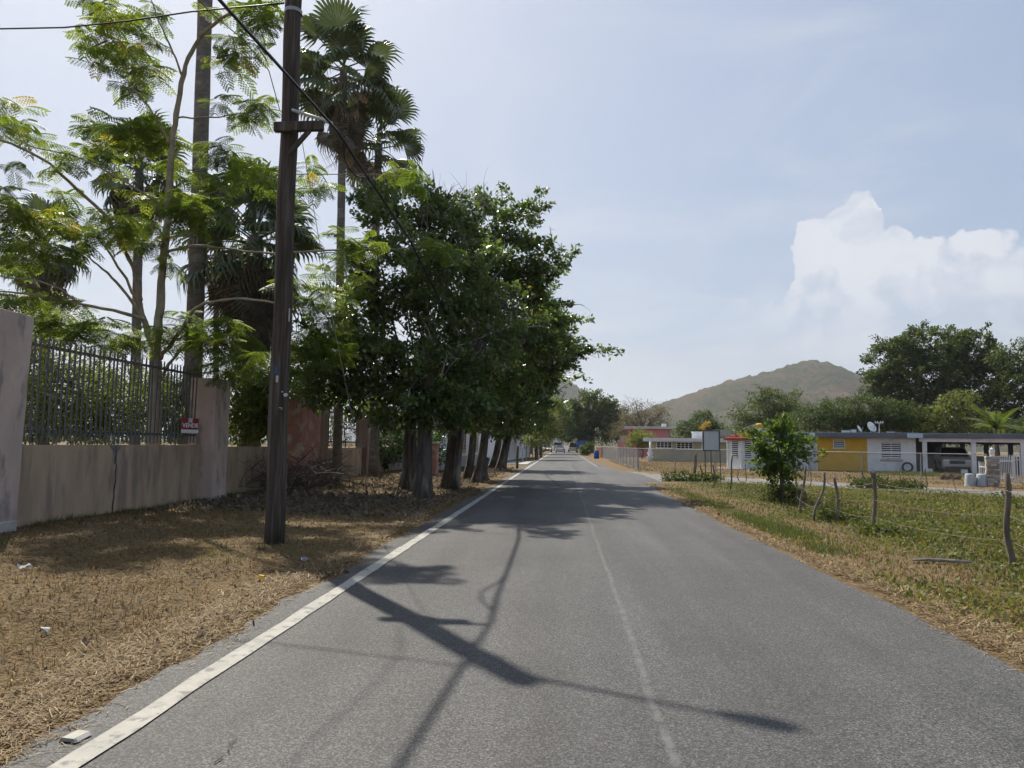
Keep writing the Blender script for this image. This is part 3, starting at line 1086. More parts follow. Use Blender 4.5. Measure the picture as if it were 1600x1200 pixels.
leafy_tree('roadside_tree', 'second dark dense tree from the pole, its crown reaching out over the road', trunk_px(700, 764, 4.2, None, 0.22, 0.16, (0.5, 0.2)),
           lobes_px([(765, 352, 55, 36, 27), (815, 345, 32, 26, 27), (790, 410, 72, 50, 27.5), (850, 415, 34, 22, 27), (740, 440, 76, 60, 27), (815, 478, 58, 36, 28), (785, 545, 76, 55, 28), (750, 610, 78, 52, 27), (850, 535, 48, 28, 28), (720, 640, 60, 32, 26), (790, 645, 46, 30, 28)]),
           MAT['ficus_leaf'], 620, 40, 0.18, 0.095, 0.38, 40, BARK, FG, 0.5, flute=ficus_flute, twigs=120, low=-1, tn=22, tint0=0.60, limb_r=0.16, shoots=100, shoot_len=0.95, extra_trunks=[trunk_px(714, 765, 3.8, None, 0.12, 0.09, (0.2, 0.1))])
leafy_tree('roadside_tree', 'third dark dense tree from the pole, behind a slim double trunk', trunk_px(742, 754, 4.0, None, 0.17, 0.13, (0.6, 0.4)),
           lobes_px([(845, 495, 40, 26, 32), (875, 545, 34, 20, 31), (825, 580, 52, 42, 32), (795, 635, 52, 38, 33), (848, 595, 24, 22, 33), (765, 635, 50, 38, 32)]),
           MAT['ficus_leaf'], 440, 46, 0.19, 0.10, 0.44, 30, BARK, FG, 0.5, shoots=60, shoot_len=1.3, flute=ficus_flute, twigs=50, low=-1, tn=18, tint0=0.60, limb_r=0.16, extra_trunks=[trunk_px(729, 749, 4.0, None, 0.15, 0.12, (0.3, 0.4)), trunk_px(757, 750, 1.1, None, 0.18, 0.16)])
leafy_tree('roadside_tree', 'fourth dark dense tree from the pole, in front of the white building', trunk_px(784, 733, 4.4, None, 0.24, 0.18, (0.6, 0.4)),
           lobes_px([(805, 630, 42, 40, 44), (836, 625, 22, 32, 46), (785, 655, 42, 30, 45), (828, 658, 22, 22, 45)]),
           MAT['ficus_leaf'], 340, 40, 0.2, 0.11, 0.6, 22, BARK, FG, 0.45, shoots=40, shoot_len=1.5, flute=ficus_flute, low=-1, tn=16, tint0=0.60, limb_r=0.2, extra_trunks=[trunk_px(772, 731, 4.2, None, 0.2, 0.15, (0.4, 0.3))])
bush('added dark shrub filling the gap between the first trunks and the white house', 'bush', lobes_px([(640, 690, 40, 40, 37.5), (600, 690, 30, 40, 37), (675, 700, 26, 34, 38)]), MAT['ficus_leaf'], 220, 26, 0.16, 0.08, 0.5, tint0=0.2)  # added to cover the house's end wall and darken the gap

# leafless branch ends that stick out of the top of the row
root = empty('dead_treetop', at(710, 330, 24.5))
o0 = Vector(root.location)
mb = MB()
for j in range(26):
    a = at(random.uniform(690, 730), random.uniform(325, 345), 24.5)
    b = at(random.uniform(670, 780), random.uniform(288, 325), 24.5 + random.uniform(-1, 1))
    pp = bez(a, b, 0.1, 5, 0.12)
    mb.tube([p - o0 for p in pp], [0.022, 0.018, 0.014, 0.010, 0.008, 0.005], 4, cap=False)
    for k in (2, 3, 4):
        mb.tube([p - o0 for p in bez(pp[k], pp[k] + Vector(rng.normal(size=3)) * 0.35 + Vector((0, 0, 0.2)), 0.05, 3, 0.1)], [0.009, 0.007, 0.005, 0.003], 3, cap=False)
mb.build('branches', TWIG, root)['kind'] = 'stuff'
tag(root, 'bare grey branch ends sticking out above the dark tree row', 'branches')


# feathery tree behind the railing
def feather_template(L=0.5, pairs=9, leaflets=6, pl=0.17, ll=0.032, lw=0.017):
    """a doubly feathered leaf lying along +x, drooping"""
    quads = []
    for i in range(pairs):
        t = (i + 1.2) / (pairs + 0.5)
        x = L * t
        z = -0.35 * L * t * t
        for s in (-1, 1):
            ln = pl * (0.55 + 0.9 * math.sin(math.pi * min(1, 0.2 + 0.75 * t)) * 0.6)
            d = np.array([0.55, s * 0.85, -0.25 - 0.2 * t])
            d /= np.linalg.norm(d)
            for k in range(leaflets):
                u = (k + 1) / leaflets
                c = np.array([x, 0, z]) + d * ln * u + np.array([0, 0, -0.25 * ln * u * u])
                for q_ in (-1, 1):
                    e = d * 0.35 + q_ * np.array([-d[1], d[0], 0]) * 0.9 + np.array([0, 0, -0.25])
                    e /= np.linalg.norm(e)
                    sd_ = np.cross(e, [0, 0, 1])
                    sd_ /= np.linalg.norm(sd_)
                    m = c + e * ll * 0.5
                    quads.append([c, m + sd_ * lw * .5, c + e * ll, m - sd_ * lw * .5])
    return np.array(quads)     # (q,4,3)


FEATHER = feather_template(0.50, 6, 4, 0.17, 0.072, 0.038)


def feather_cloud(clusters, dens, o0, tmpl, tint0=0.5):
    """clusters: (centre, radius) ; leaves radiate and hang from short shoots"""
    q = len(tmpl)
    Vs, Ts = [], []
    for (c, r) in clusters:
        nsh = max(2, int(dens * r * r))
        sh = unit(rng.normal(size=(nsh, 3))) * (rng.uniform(0, 1, nsh) ** 0.5 * r * 0.85)[:, None]
        sh[:, 2] *= 0.75
        tb = rng.uniform(-0.2, 0.2)
        for s in sh:
            k = rng.integers(4, 7)
            a = rng.uniform(0, 2 * np.pi) + np.arange(k) * 2.4
            el = rng.uniform(-0.55, 0.55, k)
            sc = rng.uniform(0.65, 1.15, k)
            fx = np.stack([np.cos(a) * np.cos(el), np.sin(a) * np.cos(el), np.sin(el)], 1)
            sy = np.stack([-np.sin(a), np.cos(a), 0.25 * rng.normal(size=k)], 1)
            sy = unit(sy)
            nz = np.cross(fx, sy)
            M = np.stack([fx, sy, nz], 2) * sc[:, None, None]      # (k,3,3) columns
            W = np.einsum('kij,qvj->kqvi', M, tmpl) + (np.array(c) + s - np.array(o0))[None, None, None]
            Vs.append(W.reshape(-1, 3))
            Ts.append(np.repeat(np.clip(tint0 + tb + 0.15 * rng.normal(size=k), 0, 1), q))
    V = np.concatenate(Vs)
    return V, np.arange(len(V)).reshape(-1, 4), np.concatenate(Ts)


DM = 18.0
def M_(px, py, dy=0.0):
    return at(px, py, DM + dy)


base = onX(240, 700, -9.95)
base.z = 0
DM = base.y
root = empty('feathery_tree', base)
o0 = Vector(base)
mb = MB()


def limb(pl, r0, r1, dys=None, n=8):
    pts = [M_(p[0], p[1], (p[2] if len(p) > 2 else 0)) - o0 for p in pl]
    # smooth
    sm = []
    for i in range(len(pts) - 1):
        p0, p1, p2, p3 = pts[max(i - 1, 0)], pts[i], pts[i + 1], pts[min(i + 2, len(pts) - 1)]
        for k in range(4):
            t = k / 4
            sm.append(0.5 * ((2 * p1) + (p2 - p0) * t + (2 * p0 - 5 * p1 + 4 * p2 - p3) * t * t + (3 * p1 - p0 - 3 * p2 + p3) * t ** 3))
    sm.append(pts[-1])
    m = len(sm)
    sm = [p + Vector((random.gauss(0, 1), random.gauss(0, 1), random.gauss(0, 1))) * 0.012 for p in sm]
    mb.tube(sm, [0.85 * (r0 + (r1 - r0) * i / (m - 1)) * random.uniform(0.92, 1.12) for i in range(m)], n, cap=True, jit=0.10)


mb.tube([Vector((0, 0, -0.1)), M_(241, 660) - o0, M_(242, 600) - o0, M_(243, 540) - o0], [0.19, 0.165, 0.15, 0.14], 10, jit=0.06)
limb([(243, 545), (249, 480), (257, 400), (264, 320), (268, 240), (276, 180), (287, 115), (305, 70), (335, 38, -.3), (385, 5, -.6)], 0.125, 0.04)
limb([(243, 550), (222, 490, .4), (214, 440, .5), (205, 410, .6), (190, 380, .8)], 0.10, 0.03)
limb([(222, 495, .4), (190, 450, .2), (160, 420, 0), (135, 400, -.2)], 0.055, 0.02)
limb([(215, 470, .5), (175, 400, .8), (150, 370, 1)], 0.05, 0.02)
limb([(225, 500), (190, 488, -.3), (125, 475, -.6), (60, 462, -.9), (-20, 452, -1.2)], 0.055, 0.02)
limb([(125, 475, -.6), (80, 445, -1), (0, 432, -1.3)], 0.03, 0.02)
limb([(250, 560), (280, 520, -.4), (300, 487, -.7), (330, 472, -.9), (380, 467, -1.2), (440, 474, -1.5)], 0.06, 0.025)
limb([(246, 600), (270, 560, -.3), (300, 540, -.6), (350, 540, -.9)], 0.05, 0.02)
limb([(258, 395), (300, 385, .3), (350, 388, .5), (426, 396, .8), (540, 390, 1.5), (620, 388, 2), (700, 384, 2.4)], 0.045, 0.018)
limb([(256, 322), (230, 306, -.3), (180, 275, -.6), (120, 245, -.9), (60, 232, -1.1), (20, 215, -1.3)], 0.04, 0.012)
limb([(175, 345, .3), (120, 295, -.2), (60, 245, -.6), (-20, 212, -1)], 0.05, 0.03)
limb([(222, 470, .4), (200, 400, .3), (165, 335, .2)], 0.05, 0.045)
limb([(285, 120), (270, 80, -.2), (250, 35, -.4), (236, 0, -.5), (225, -40, -.5)], 0.032, 0.015)
limb([(268, 230), (240, 178, -.3), (210, 140, -.5), (185, 110, -.6)], 0.032, 0.012)
limb([(276, 183), (330, 183, .3), (375, 178, .5), (410, 165, .6)], 0.028, 0.01)
limb([(313, 58, -.2), (309, 20, -.2), (308, -30, -.2)], 0.022, 0.014)
limb([(335, 300, .2), (380, 285, .3), (440, 275, .5), (520, 272, 1.0), (640, 274, 1.6)], 0.022, 0.01)
limb([(258, 300), (300, 310, .2), (340, 298, .2)], 0.03, 0.015)
mb.build('trunk', BARK_TAN, root, smooth=True)
cl = [(180, 40, 48), (165, 15, 40), (205, 85, 48), (165, 95, 30), (200, 125, 34), (240, 20, 30), (245, 112, 26), (240, 60, 20), (150, 65, 26),
      (395, 25, 36), (375, 75, 36), (360, 110, 22), (345, 15, 22), (420, 10, 26), (385, 160, 30), (415, 172, 26), (345, 155, 16), (400, 185, 20), (440, 15, 20),
      (25, 185, 34), (-5, 205, 34), (45, 205, 22), (10, 160, 18),
      (150, 205, 40), (115, 235, 30), (190, 200, 38), (235, 195, 34), (255, 215, 28), (165, 240, 30), (90, 250, 22), (215, 235, 26), (270, 250, 18),
      (60, 350, 42), (20, 320, 34), (95, 345, 30), (110, 385, 32), (50, 395, 40), (5, 370, 36), (-10, 300, 30), (130, 360, 24), (20, 415, 30),
      (190, 355, 38), (225, 355, 34), (160, 370, 28), (245, 380, 24), (205, 385, 22), (300, 300, 36), (320, 330, 36), (300, 340, 28), (285, 315, 28), (262, 410, 18),
      (375, 255, 32), (405, 275, 30), (350, 275, 26), (330, 240, 18), (430, 255, 22), (480, 262, 26), (500, 285, 24), (465, 300, 20), (395, 250, 24), (345, 225, 14),
      (80, 495, 42), (40, 500, 36), (130, 510, 38), (165, 515, 36), (210, 525, 34), (250, 520, 28), (290, 505, 32), (280, 530, 28), (330, 510, 30), (355, 535, 34), (375, 560, 34), (395, 580, 26), (345, 575, 26), (320, 540, 26), (405, 545, 22), (110, 470, 28), (60, 455, 28), (10, 470, 30), (190, 540, 26),
      (355, 500, 24), (385, 520, 24),
      (540, 372, 26), (560, 395, 28), (520, 360, 18), (580, 378, 20), (530, 410, 18), (670, 380, 18), (690, 392, 18), (640, 285, 24), (655, 270, 20), (625, 265, 18), (480, 480, 28), (510, 500, 28), (535, 485, 22), (500, 530, 26), (470, 520, 20), (545, 510, 16),
      (470, 440, 28), (500, 455, 30), (478, 555, 30), (520, 545, 28), (548, 455, 22), (455, 575, 24), (560, 432, 18), (540, 545, 24), (505, 420, 20), (15, 250, 22), (100, 300, 24), (145, 330, 24), (225, 300, 24)]
clus = []
for (px, py, r) in cl:
    extra = 0.0
    if px > 440:
        extra = 1.0 + (px - 440) / 200
    p = M_(px, py, random.uniform(-1.0, 1.0) + extra)
    clus.append((tuple(p), 1.12 * r * DM / FPX))
V, F, ti = feather_cloud(clus, 19.0, o0, FEATHER, 0.55)
np_obj('crown', V, F, MAT['feather_leaf'], root, tint=ti)['kind'] = 'stuff'
tag(root, 'slender feathery-leaved tree with a pale tan trunk rising behind the steel railing', 'tree')


# fan palms
def fan_frond(petiole, rad, seg=26, spread=2.15, droop=0.5, cup=0.25, mat=None, name='frond', limp=0.0):
    """petiole along +x, then a pleated fan whose split tips hang down"""
    V, F, T = [], [], []
    def P(a, r, z):
        V.append((petiole * (1 - 0.02 * limp) + math.cos(a) * r, math.sin(a) * r, z))
        return len(V) - 1
    w = 0.022
    # petiole: a thin three-sided rod
    for x, k in ((0, 1.6), (petiole * 0.5, 1.1), (petiole * 1.04, 0.8)):
        z = -0.10 * petiole * (x / petiole) ** 2
        V.extend([(x, -w * k, z), (x, w * k, z), (x, 0, z - w * k * 1.2)])
    for i in (0, 3):
        for a, b in ((0, 1), (1, 2), (2, 0)):
            F.append((i + a, i + b, i + 3 + b, i + 3 + a))
            T.append(0.9)
    z0 = -0.10 * petiole
    for s in range(seg):
        a0 = -spread + 2 * spread * s / seg
        a1 = -spread + 2 * spread * (s + 1) / seg
        am = (a0 + a1) / 2
        side = 1 - 0.28 * (abs(am) / spread) ** 2
        r1 = rad * 0.58 * side
        r2 = rad * side * random.uniform(0.88, 1.05)
        c0 = P(a0, 0.02, z0)
        f1 = P(a0, r1, z0 + cup * r1 * abs(math.sin(a0)) * 0.5 - 0.012)
        m1 = P(am, r1 * 1.02, z0 + cup * r1 * abs(math.sin(am)) * 0.5 + 0.025)
        g1 = P(a1, r1, z0 + cup * r1 * abs(math.sin(a1)) * 0.5 - 0.012)
        zt = z0 + cup * r1 * abs(math.sin(am)) * 0.5 - droop * (r2 - r1) * random.uniform(0.2, 0.7)
        rm = r1 + (r2 - r1) * 0.5
        ww = (a1 - a0) * (0.30 if name == 'frond' else 0.16)
        h0 = P(am - ww, rm, zt + 0.02)
        h1 = P(am + ww, rm, zt + 0.02)
        dz = droop * (r2 - r1) * random.uniform(0.7, 1.7)
        tip = P(am, r1 + (r2 - r1) * random.uniform(0.6, 0.85), zt - dz)
        for f in ((c0, f1, m1), (c0, m1, g1), (f1, h0, m1), (m1, h0, h1), (m1, h1, g1), (h0, tip, h1)):
            F.append(f)
            T.append(random.uniform(0.2, 0.9))
    me = bpy.data.meshes.new(name)
    me.from_pydata(V, [], F)
    a = me.attributes.new('tint', 'FLOAT', 'FACE')
    a.data.foreach_set('value', T)
    me.materials.append(mat)
    return me


FROND = [fan_frond(1.0, 1.05, mat=MAT['palm_leaf']), fan_frond(0.85, 1.0, 24, 2.3, 0.8, 0.35, MAT['palm_leaf']), fan_frond(1.15, 1.1, 28, 1.9, 0.6, 0.15, MAT['palm_leaf'])]
DEADF = [fan_frond(0.7, 0.95, 18, 0.9, 1.3, 0.8, MAT['palm_dead'], 'dead_frond'), fan_frond(0.8, 1.0, 16, 1.2, 1.5, 0.6, MAT['palm_dead'], 'dead_frond')]


def fan_palm(label, base, top, r0, r1, green=26, dead=26, skirt=2.0, scale=1.0, bend=0.0, shag=0.0):
    base, top = Vector(base), Vector(top)
    root = empty('fan_palm', base)
    mb = MB()
    m = 22
    pts, rad = [], []
    for i in range(m + 1):
        t = i / m
        p = base.lerp(top, t) - base
        p.x += bend * math.sin(math.pi * t)
        pts.append(p)
        rad.append((r0 + (r1 - r0) * t) * (1 + 0.35 * max(0, 1 - t * 8)) * (1 + 0.03 * (i % 2)))
    mb.tube(pts, rad, 12, jit=0.04)
    mb.build('trunk', BARK_PALM, root, smooth=True)
    tp = top - base
    def put(mesh, name, z, az, el, sc, roll=0.0):
        o = bpy.data.objects.new(name, mesh)
        link(o, root)
        o.location = tp + Vector((0, 0, z))
        M = Matrix.Rotation(az, 3, 'Z') @ Matrix.Rotation(-el, 3, 'Y') @ Matrix.Rotation(roll, 3, 'X')
        o.rotation_euler = M.to_euler()
        o.scale = (sc, sc, sc)
    for i in range(green):
        t = i / max(1, green - 1)
        el = R(82 - 118 * t ** 0.9 + random.uniform(-10, 10))
        put(random.choice(FROND), 'frond', 0.25 * (1 - t) * scale - 0.35 * t * scale, i * 2.39996 + random.uniform(-.25, .25), el, scale * random.uniform(0.85, 1.1), random.uniform(-.5, .5))
    for i in range(dead):
        t = i / max(1, dead - 1)
        put(random.choice(DEADF), 'dead_frond', -0.4 * scale - skirt * t * 0.8 + random.uniform(-.1, .1), i * 2.39996 + random.uniform(-.4, .4), R(-30 - 38 * min(1, t * 1.5) + random.uniform(-20, 18)), scale * random.uniform(0.6, 1.0), random.uniform(-1.2, 1.2))
    tag(root, label, 'palm tree', 'tall fan palms behind the left wall')
    return root


def palm_px(label, bx, tx, ty, D, **kw):
    top = at(tx, ty, D)
    b = at(bx, 690, D)
    b.z = 0
    return fan_palm(label, b, top, **kw)


palm_px('thick bare palm trunk running out of the picture top behind the feathery tree', 300, 325, -130, 21.5, r0=0.27, r1=0.20, green=0, dead=8, skirt=0.5, scale=0.8)
palm_px('fan palm with brown skirt seen through the feathery tree, left of the thickest palm trunk', 212, 218, 262, 30, r0=0.20, r1=0.17, green=26, dead=44, skirt=2.0, scale=1.15)
palm_px('low broad fan palm with a long hanging dead skirt just behind the utility pole', 392, 398, 372, 23, r0=0.30, r1=0.26, green=30, dead=70, skirt=2.6, scale=1.3)
palm_px('tallest visible fan palm crown, right of the utility pole top', 528, 537, 108, 28, r0=0.17, r1=0.15, green=24, dead=34, skirt=2.4, scale=1.25)
palm_px('fan palm with the second highest crown, rising out of the dark trees', 586, 592, 225, 31, r0=0.19, r1=0.16, green=19, dead=22, skirt=1.7, scale=1.2, bend=-0.1)
palm_px('squat fan palm half hidden by feathery foliage at the left edge', 70, 72, 385, 30, r0=0.22, r1=0.2, green=22, dead=34, skirt=1.0, scale=1.1)
palm_px('thin distant fan palm between the thickest palm trunk and the utility pole', 340, 338, 385, 36, r0=0.15, r1=0.13, green=18, dead=26, skirt=1.2, scale=1.0)


# scrub behind the wall and railing
BG = 'scrub behind the left wall'
bush('green scrub behind the left end of the steel railing', 'bush', lobes_px([(60, 630, 60, 70, 16.5), (110, 610, 60, 60, 17.5), (20, 600, 60, 60, 18), (60, 560, 60, 50, 19)]), MAT['bush_leaf'], 300, 34, 0.10, 0.04, 0.35, group=BG, twigs=90)
bush('green scrub behind the middle of the steel railing', 'bush', lobes_px([(180, 640, 60, 55, 19), (150, 600, 50, 40, 19.5), (215, 620, 50, 55, 20), (120, 660, 50, 30, 18)]), MAT['bush_leaf'], 280, 34, 0.10, 0.04, 0.35, group=BG, twigs=90)
bush('green scrub behind the for-sale sign', 'bush', lobes_px([(275, 650, 50, 50, 21.5), (260, 610, 40, 30, 22), (300, 630, 36, 50, 22.5)]), MAT['bush_leaf'], 220, 34, 0.10, 0.045, 0.35, group=BG, twigs=60)
bush('bright broad-leaved bush between the concrete pillar and the utility pole', 'bush', lobes_px([(395, 650, 34, 44, 22), (385, 605, 34, 32, 22.5), (420, 640, 26, 50, 22.5)]), MAT['bush_leaf'], 220, 36, 0.13, 0.06, 0.32, tint0=0.6, group=BG)
bush('leafy bush rising behind the pole, left of the dark trees', 'bush', lobes_px([(455, 590, 30, 60, 25), (480, 560, 30, 40, 26), (430, 560, 26, 40, 26), (495, 600, 30, 40, 26)]), MAT['bush_leaf'], 200, 34, 0.12, 0.055, 0.4, group=BG)
bush('yellow-green bush at the left edge above the wall pillar', 'bush', lobes_px([(10, 480, 50, 34, 23), (80, 500, 50, 34, 24), (-50, 500, 50, 44, 23), (120, 530, 40, 34, 24), (40, 540, 60, 50, 24)]), MAT['pale_leaf'], 240, 34, 0.10, 0.045, 0.45, group=BG)
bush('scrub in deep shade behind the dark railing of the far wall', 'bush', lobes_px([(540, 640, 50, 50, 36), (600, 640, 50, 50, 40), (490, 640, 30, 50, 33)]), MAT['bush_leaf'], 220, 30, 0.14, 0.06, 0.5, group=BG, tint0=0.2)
bush('dense dark scrub further back behind the left railing', 'bush', lobes_px([(40, 650, 90, 45, 30), (160, 655, 90, 42, 31), (270, 655, 70, 40, 32), (360, 650, 60, 50, 33), (440, 640, 60, 60, 34)]), MAT['far_leaf'], 340, 30, 0.17, 0.08, 0.6, group=BG)

# trees along the left further on
LT = 'roadside trees further along on the left'
leafy_tree('tree', 'yellow-green tree beyond the white building on the left', trunk_px(838, 716, 4.0, 75, 0.2, 0.14), lobes_px([(842, 655, 24, 24, 75), (852, 640, 20, 18, 78), (858, 670, 14, 18, 76), (835, 680, 14, 18, 72)]), MAT['bush_leaf'], 220, 26, 0.24, 0.11, 0.7, 22, BARK, LT, 0.4, tint0=0.65, low=-1)
leafy_tree('tree', 'brownish half-bare tree leaning over the left road edge', trunk_px(846, 710, 3.6, 92, 0.2, 0.12), lobes_px([(856, 672, 12, 16, 92), (846, 690, 12, 12, 90), (864, 660, 10, 10, 95)]), MAT['dry_leaf'], 130, 20, 0.25, 0.11, 0.7, 22, BARK, LT, 0.4, tint0=0.7, low=-1)
leafy_tree('tree', 'dark green tree behind the row, left of the far road', trunk_px(830, 705, 6, 120, 0.3, 0.2), lobes_px([(845, 650, 30, 34, 120), (865, 640, 22, 26, 125), (825, 660, 30, 30, 118), (866, 675, 18, 18, 125)]), MAT['far_leaf'], 240, 26, 0.4, 0.2, 1.3, 16, BARK, LT, 0.45)
leafy_tree('tree', 'shade tree over the left end of the far road', trunk_px(858, 702, 6, 190, 0.35, 0.2), lobes_px([(862, 668, 14, 20, 190), (874, 660, 14, 20, 195), (880, 678, 10, 8, 190)]), MAT['far_leaf'], 130, 26, 0.55, 0.28, 1.6, 12, BARK, LT, 0.45)

# far trees to the right of the road
RT = 'trees behind the houses on the right'
leafy_tree('rain_tree', 'big dark spreading tree at the far end of the road', trunk_px(925, 706, 6, 150, 0.5, 0.3), lobes_px([(925, 634, 34, 24, 150), (905, 655, 30, 24, 148), (945, 650, 30, 22, 150), (900, 680, 24, 16, 150), (935, 675, 36, 20, 152), (890, 660, 16, 16, 152), (960, 668, 22, 16, 150)], 1.0), MAT['far_leaf'], 640, 32, 0.45, 0.24, 1.05, 20, BARK, RT, 0.5, tint0=0.5, limb_r=0.2, shoots=60, shoot_len=2.0)
leafy_tree('sparse_tree', 'thin grey half-bare tree behind the pink house', trunk_px(1003, 702, 3.5, 118, 0.35, 0.25), lobes_px([(1000, 645, 32, 20, 118), (985, 665, 30, 16, 116), (1022, 650, 24, 18, 118), (968, 675, 20, 12, 115), (1030, 668, 16, 14, 118)]), MAT['dry_leaf'], 330, 16, 0.26, 0.12, 1.0, 70, TWIG, RT, 0.3, tint0=0.75, twigs=160, limb_r=0.22)
leafy_tree('tree', 'small round green tree between the pink house and the red tiled bay', trunk_px(1098, 702, 2.5, 125, 0.3, 0.2), lobes_px([(1098, 662, 20, 18, 125), (1078, 670, 18, 12, 122), (1115, 675, 16, 14, 125)]), MAT['far_leaf'], 230, 28, 0.32, 0.16, 0.9, 12, BARK, RT, 0.5)
leafy_tree('tree', 'loose dark tree just left above the red tiled bay', trunk_px(1210, 702, 3, 92, 0.25, 0.18), lobes_px([(1215, 628, 36, 20, 92), (1190, 645, 34, 22, 92), (1165, 660, 24, 16, 90), (1235, 650, 30, 24, 94), (1205, 668, 40, 18, 92)]), MAT['far_leaf'], 520, 24, 0.26, 0.12, 0.8, 26, BARK, RT, 0.45, tint0=0.55, twigs=60, shoots=60, shoot_len=1.6)
leafy_tree('rain_tree', 'wide umbrella-shaped tree right behind the yellow wall', trunk_px(1345, 705, 3.5, 74, 0.4, 0.3), lobes_px([(1345, 642, 75, 22, 74), (1300, 652, 60, 20, 73), (1395, 650, 60, 24, 74), (1345, 662, 95, 18, 75), (1265, 662, 34, 14, 72), (1430, 662, 36, 16, 74)], 0.7), MAT['far_leaf'], 1100, 30, 0.20, 0.09, 0.55, 30, BARK, RT, 0.55, tint0=0.35, up=0.9)
leafy_tree('big_tree', 'largest round-crowned tree standing over the carport roof', trunk_px(1470, 706, 6, 100, 0.6, 0.45), lobes_px([(1455, 545, 62, 34, 100), (1400, 570, 46, 38, 100), (1510, 555, 52, 36, 101), (1380, 605, 30, 30, 100), (1440, 600, 66, 40, 99), (1520, 600, 52, 40, 100), (1470, 640, 66, 36, 100), (1550, 580, 26, 26, 101), (1400, 640, 34, 22, 100)], 0.9), MAT['far_leaf'], 1500, 34, 0.36, 0.2, 0.8, 30, BARK, RT, 0.55, tint0=0.5, limb_r=0.15, shoots=120, shoot_len=1.6)
leafy_tree('tree', 'tall dark tree cut off by the right edge of the picture', trunk_px(1600, 706, 5, 92, 0.4, 0.3), lobes_px([(1590, 560, 34, 28, 92), (1610, 600, 50, 40, 92), (1570, 620, 30, 36, 93), (1620, 650, 50, 40, 92), (1570, 665, 34, 26, 92), (1660, 590, 50, 50, 92)]), MAT['far_leaf'], 700, 32, 0.34, 0.18, 0.85, 20, BARK, RT, 0.45, tint0=0.5, limb_r=0.15, shoots=60, shoot_len=1.6)
leafy_tree('pale_tree', 'open light green tree in front of the largest tree, above the carport', trunk_px(1498, 706, 3.5, 72, 0.16, 0.1), lobes_px([(1500, 632, 30, 20, 72), (1475, 650, 24, 20, 72), (1525, 655, 26, 20, 72), (1495, 668, 36, 14, 72), (1465, 672, 18, 12, 72)]), MAT['pale_leaf'], 260, 22, 0.26, 0.12, 0.55, 40, TWIG, RT, 0.35, tint0=0.4, twigs=60)
leafy_tree('tree', 'dark low tree closing the gap behind the carport', trunk_px(1560, 706, 3, 80, 0.2, 0.15), lobes_px([(1560, 675, 40, 20, 80), (1520, 680, 34, 14, 80), (1600, 675, 34, 22, 80), (1450, 682, 40, 14, 80)]), MAT['far_leaf'], 300, 30, 0.24, 0.12, 0.7, 14, BARK, RT, 0.5)
leafy_tree('flowering_tree', 'small tree with yellow blossom behind the blank sign board', trunk_px(1104, 702, 2.2, 105, 0.1, 0.07), lobes_px([(1104, 663, 6, 4, 105), (1098, 670, 5, 3.5, 105)]), MAT['yellow_flower'], 26, 12, 0.2, 0.12, 0.35, 10, BARK, None, 0.3)
leafy_tree('garden_shrub', 'loose olive-green shrub in front of the pink house', trunk_px(1004, 708, 1.2, 92, 0.1, 0.08), lobes_px([(1004, 685, 18, 14, 92), (990, 692, 12, 10, 92), (1020, 692, 12, 10, 92)]), MAT['bush_leaf'], 170, 26, 0.2, 0.08, 0.6, 16, BARK, None, 0.3, tint0=0.6, cat='bush')
# a distant belt of woodland closes the horizon
for px, D, h, lab in ((-60, 230, 36, 'distant tree low on the horizon at the left picture edge behind the wall pillar'),
                      (60, 250, 30, 'distant tree low on the horizon behind the left end of the railing'),
                      (190, 210, 40, 'distant tree low on the horizon behind the middle of the railing'),
                      (330, 240, 34, 'distant tree low on the horizon behind the concrete pillar'),
                      (470, 260, 38, 'distant tree low on the horizon behind the utility pole'),
                      (1140, 200, 30, 'distant tree on the hill foot behind the red tiled bay'),
                      (1060, 215, 26, 'distant tree on the hill foot right of the half-bare tree'),
                      (1640, 220, 40, 'distant tree behind the carport at the right picture edge')):
    leafy_tree('tree', lab, trunk_px(px, 704, 5, D, 0.4, 0.3), lobes_px([(px, 692 - h * 0.35, 50, h * 0.5, D), (px - 40, 694 - h * 0.25, 40, h * 0.4, D + 5), (px + 40, 694 - h * 0.25, 40, h * 0.42, D - 5)]), MAT['far_leaf'], 190, 24, 0.65, 0.34, 2.1, 8, BARK, 'woodland belt on the horizon', 0.45)


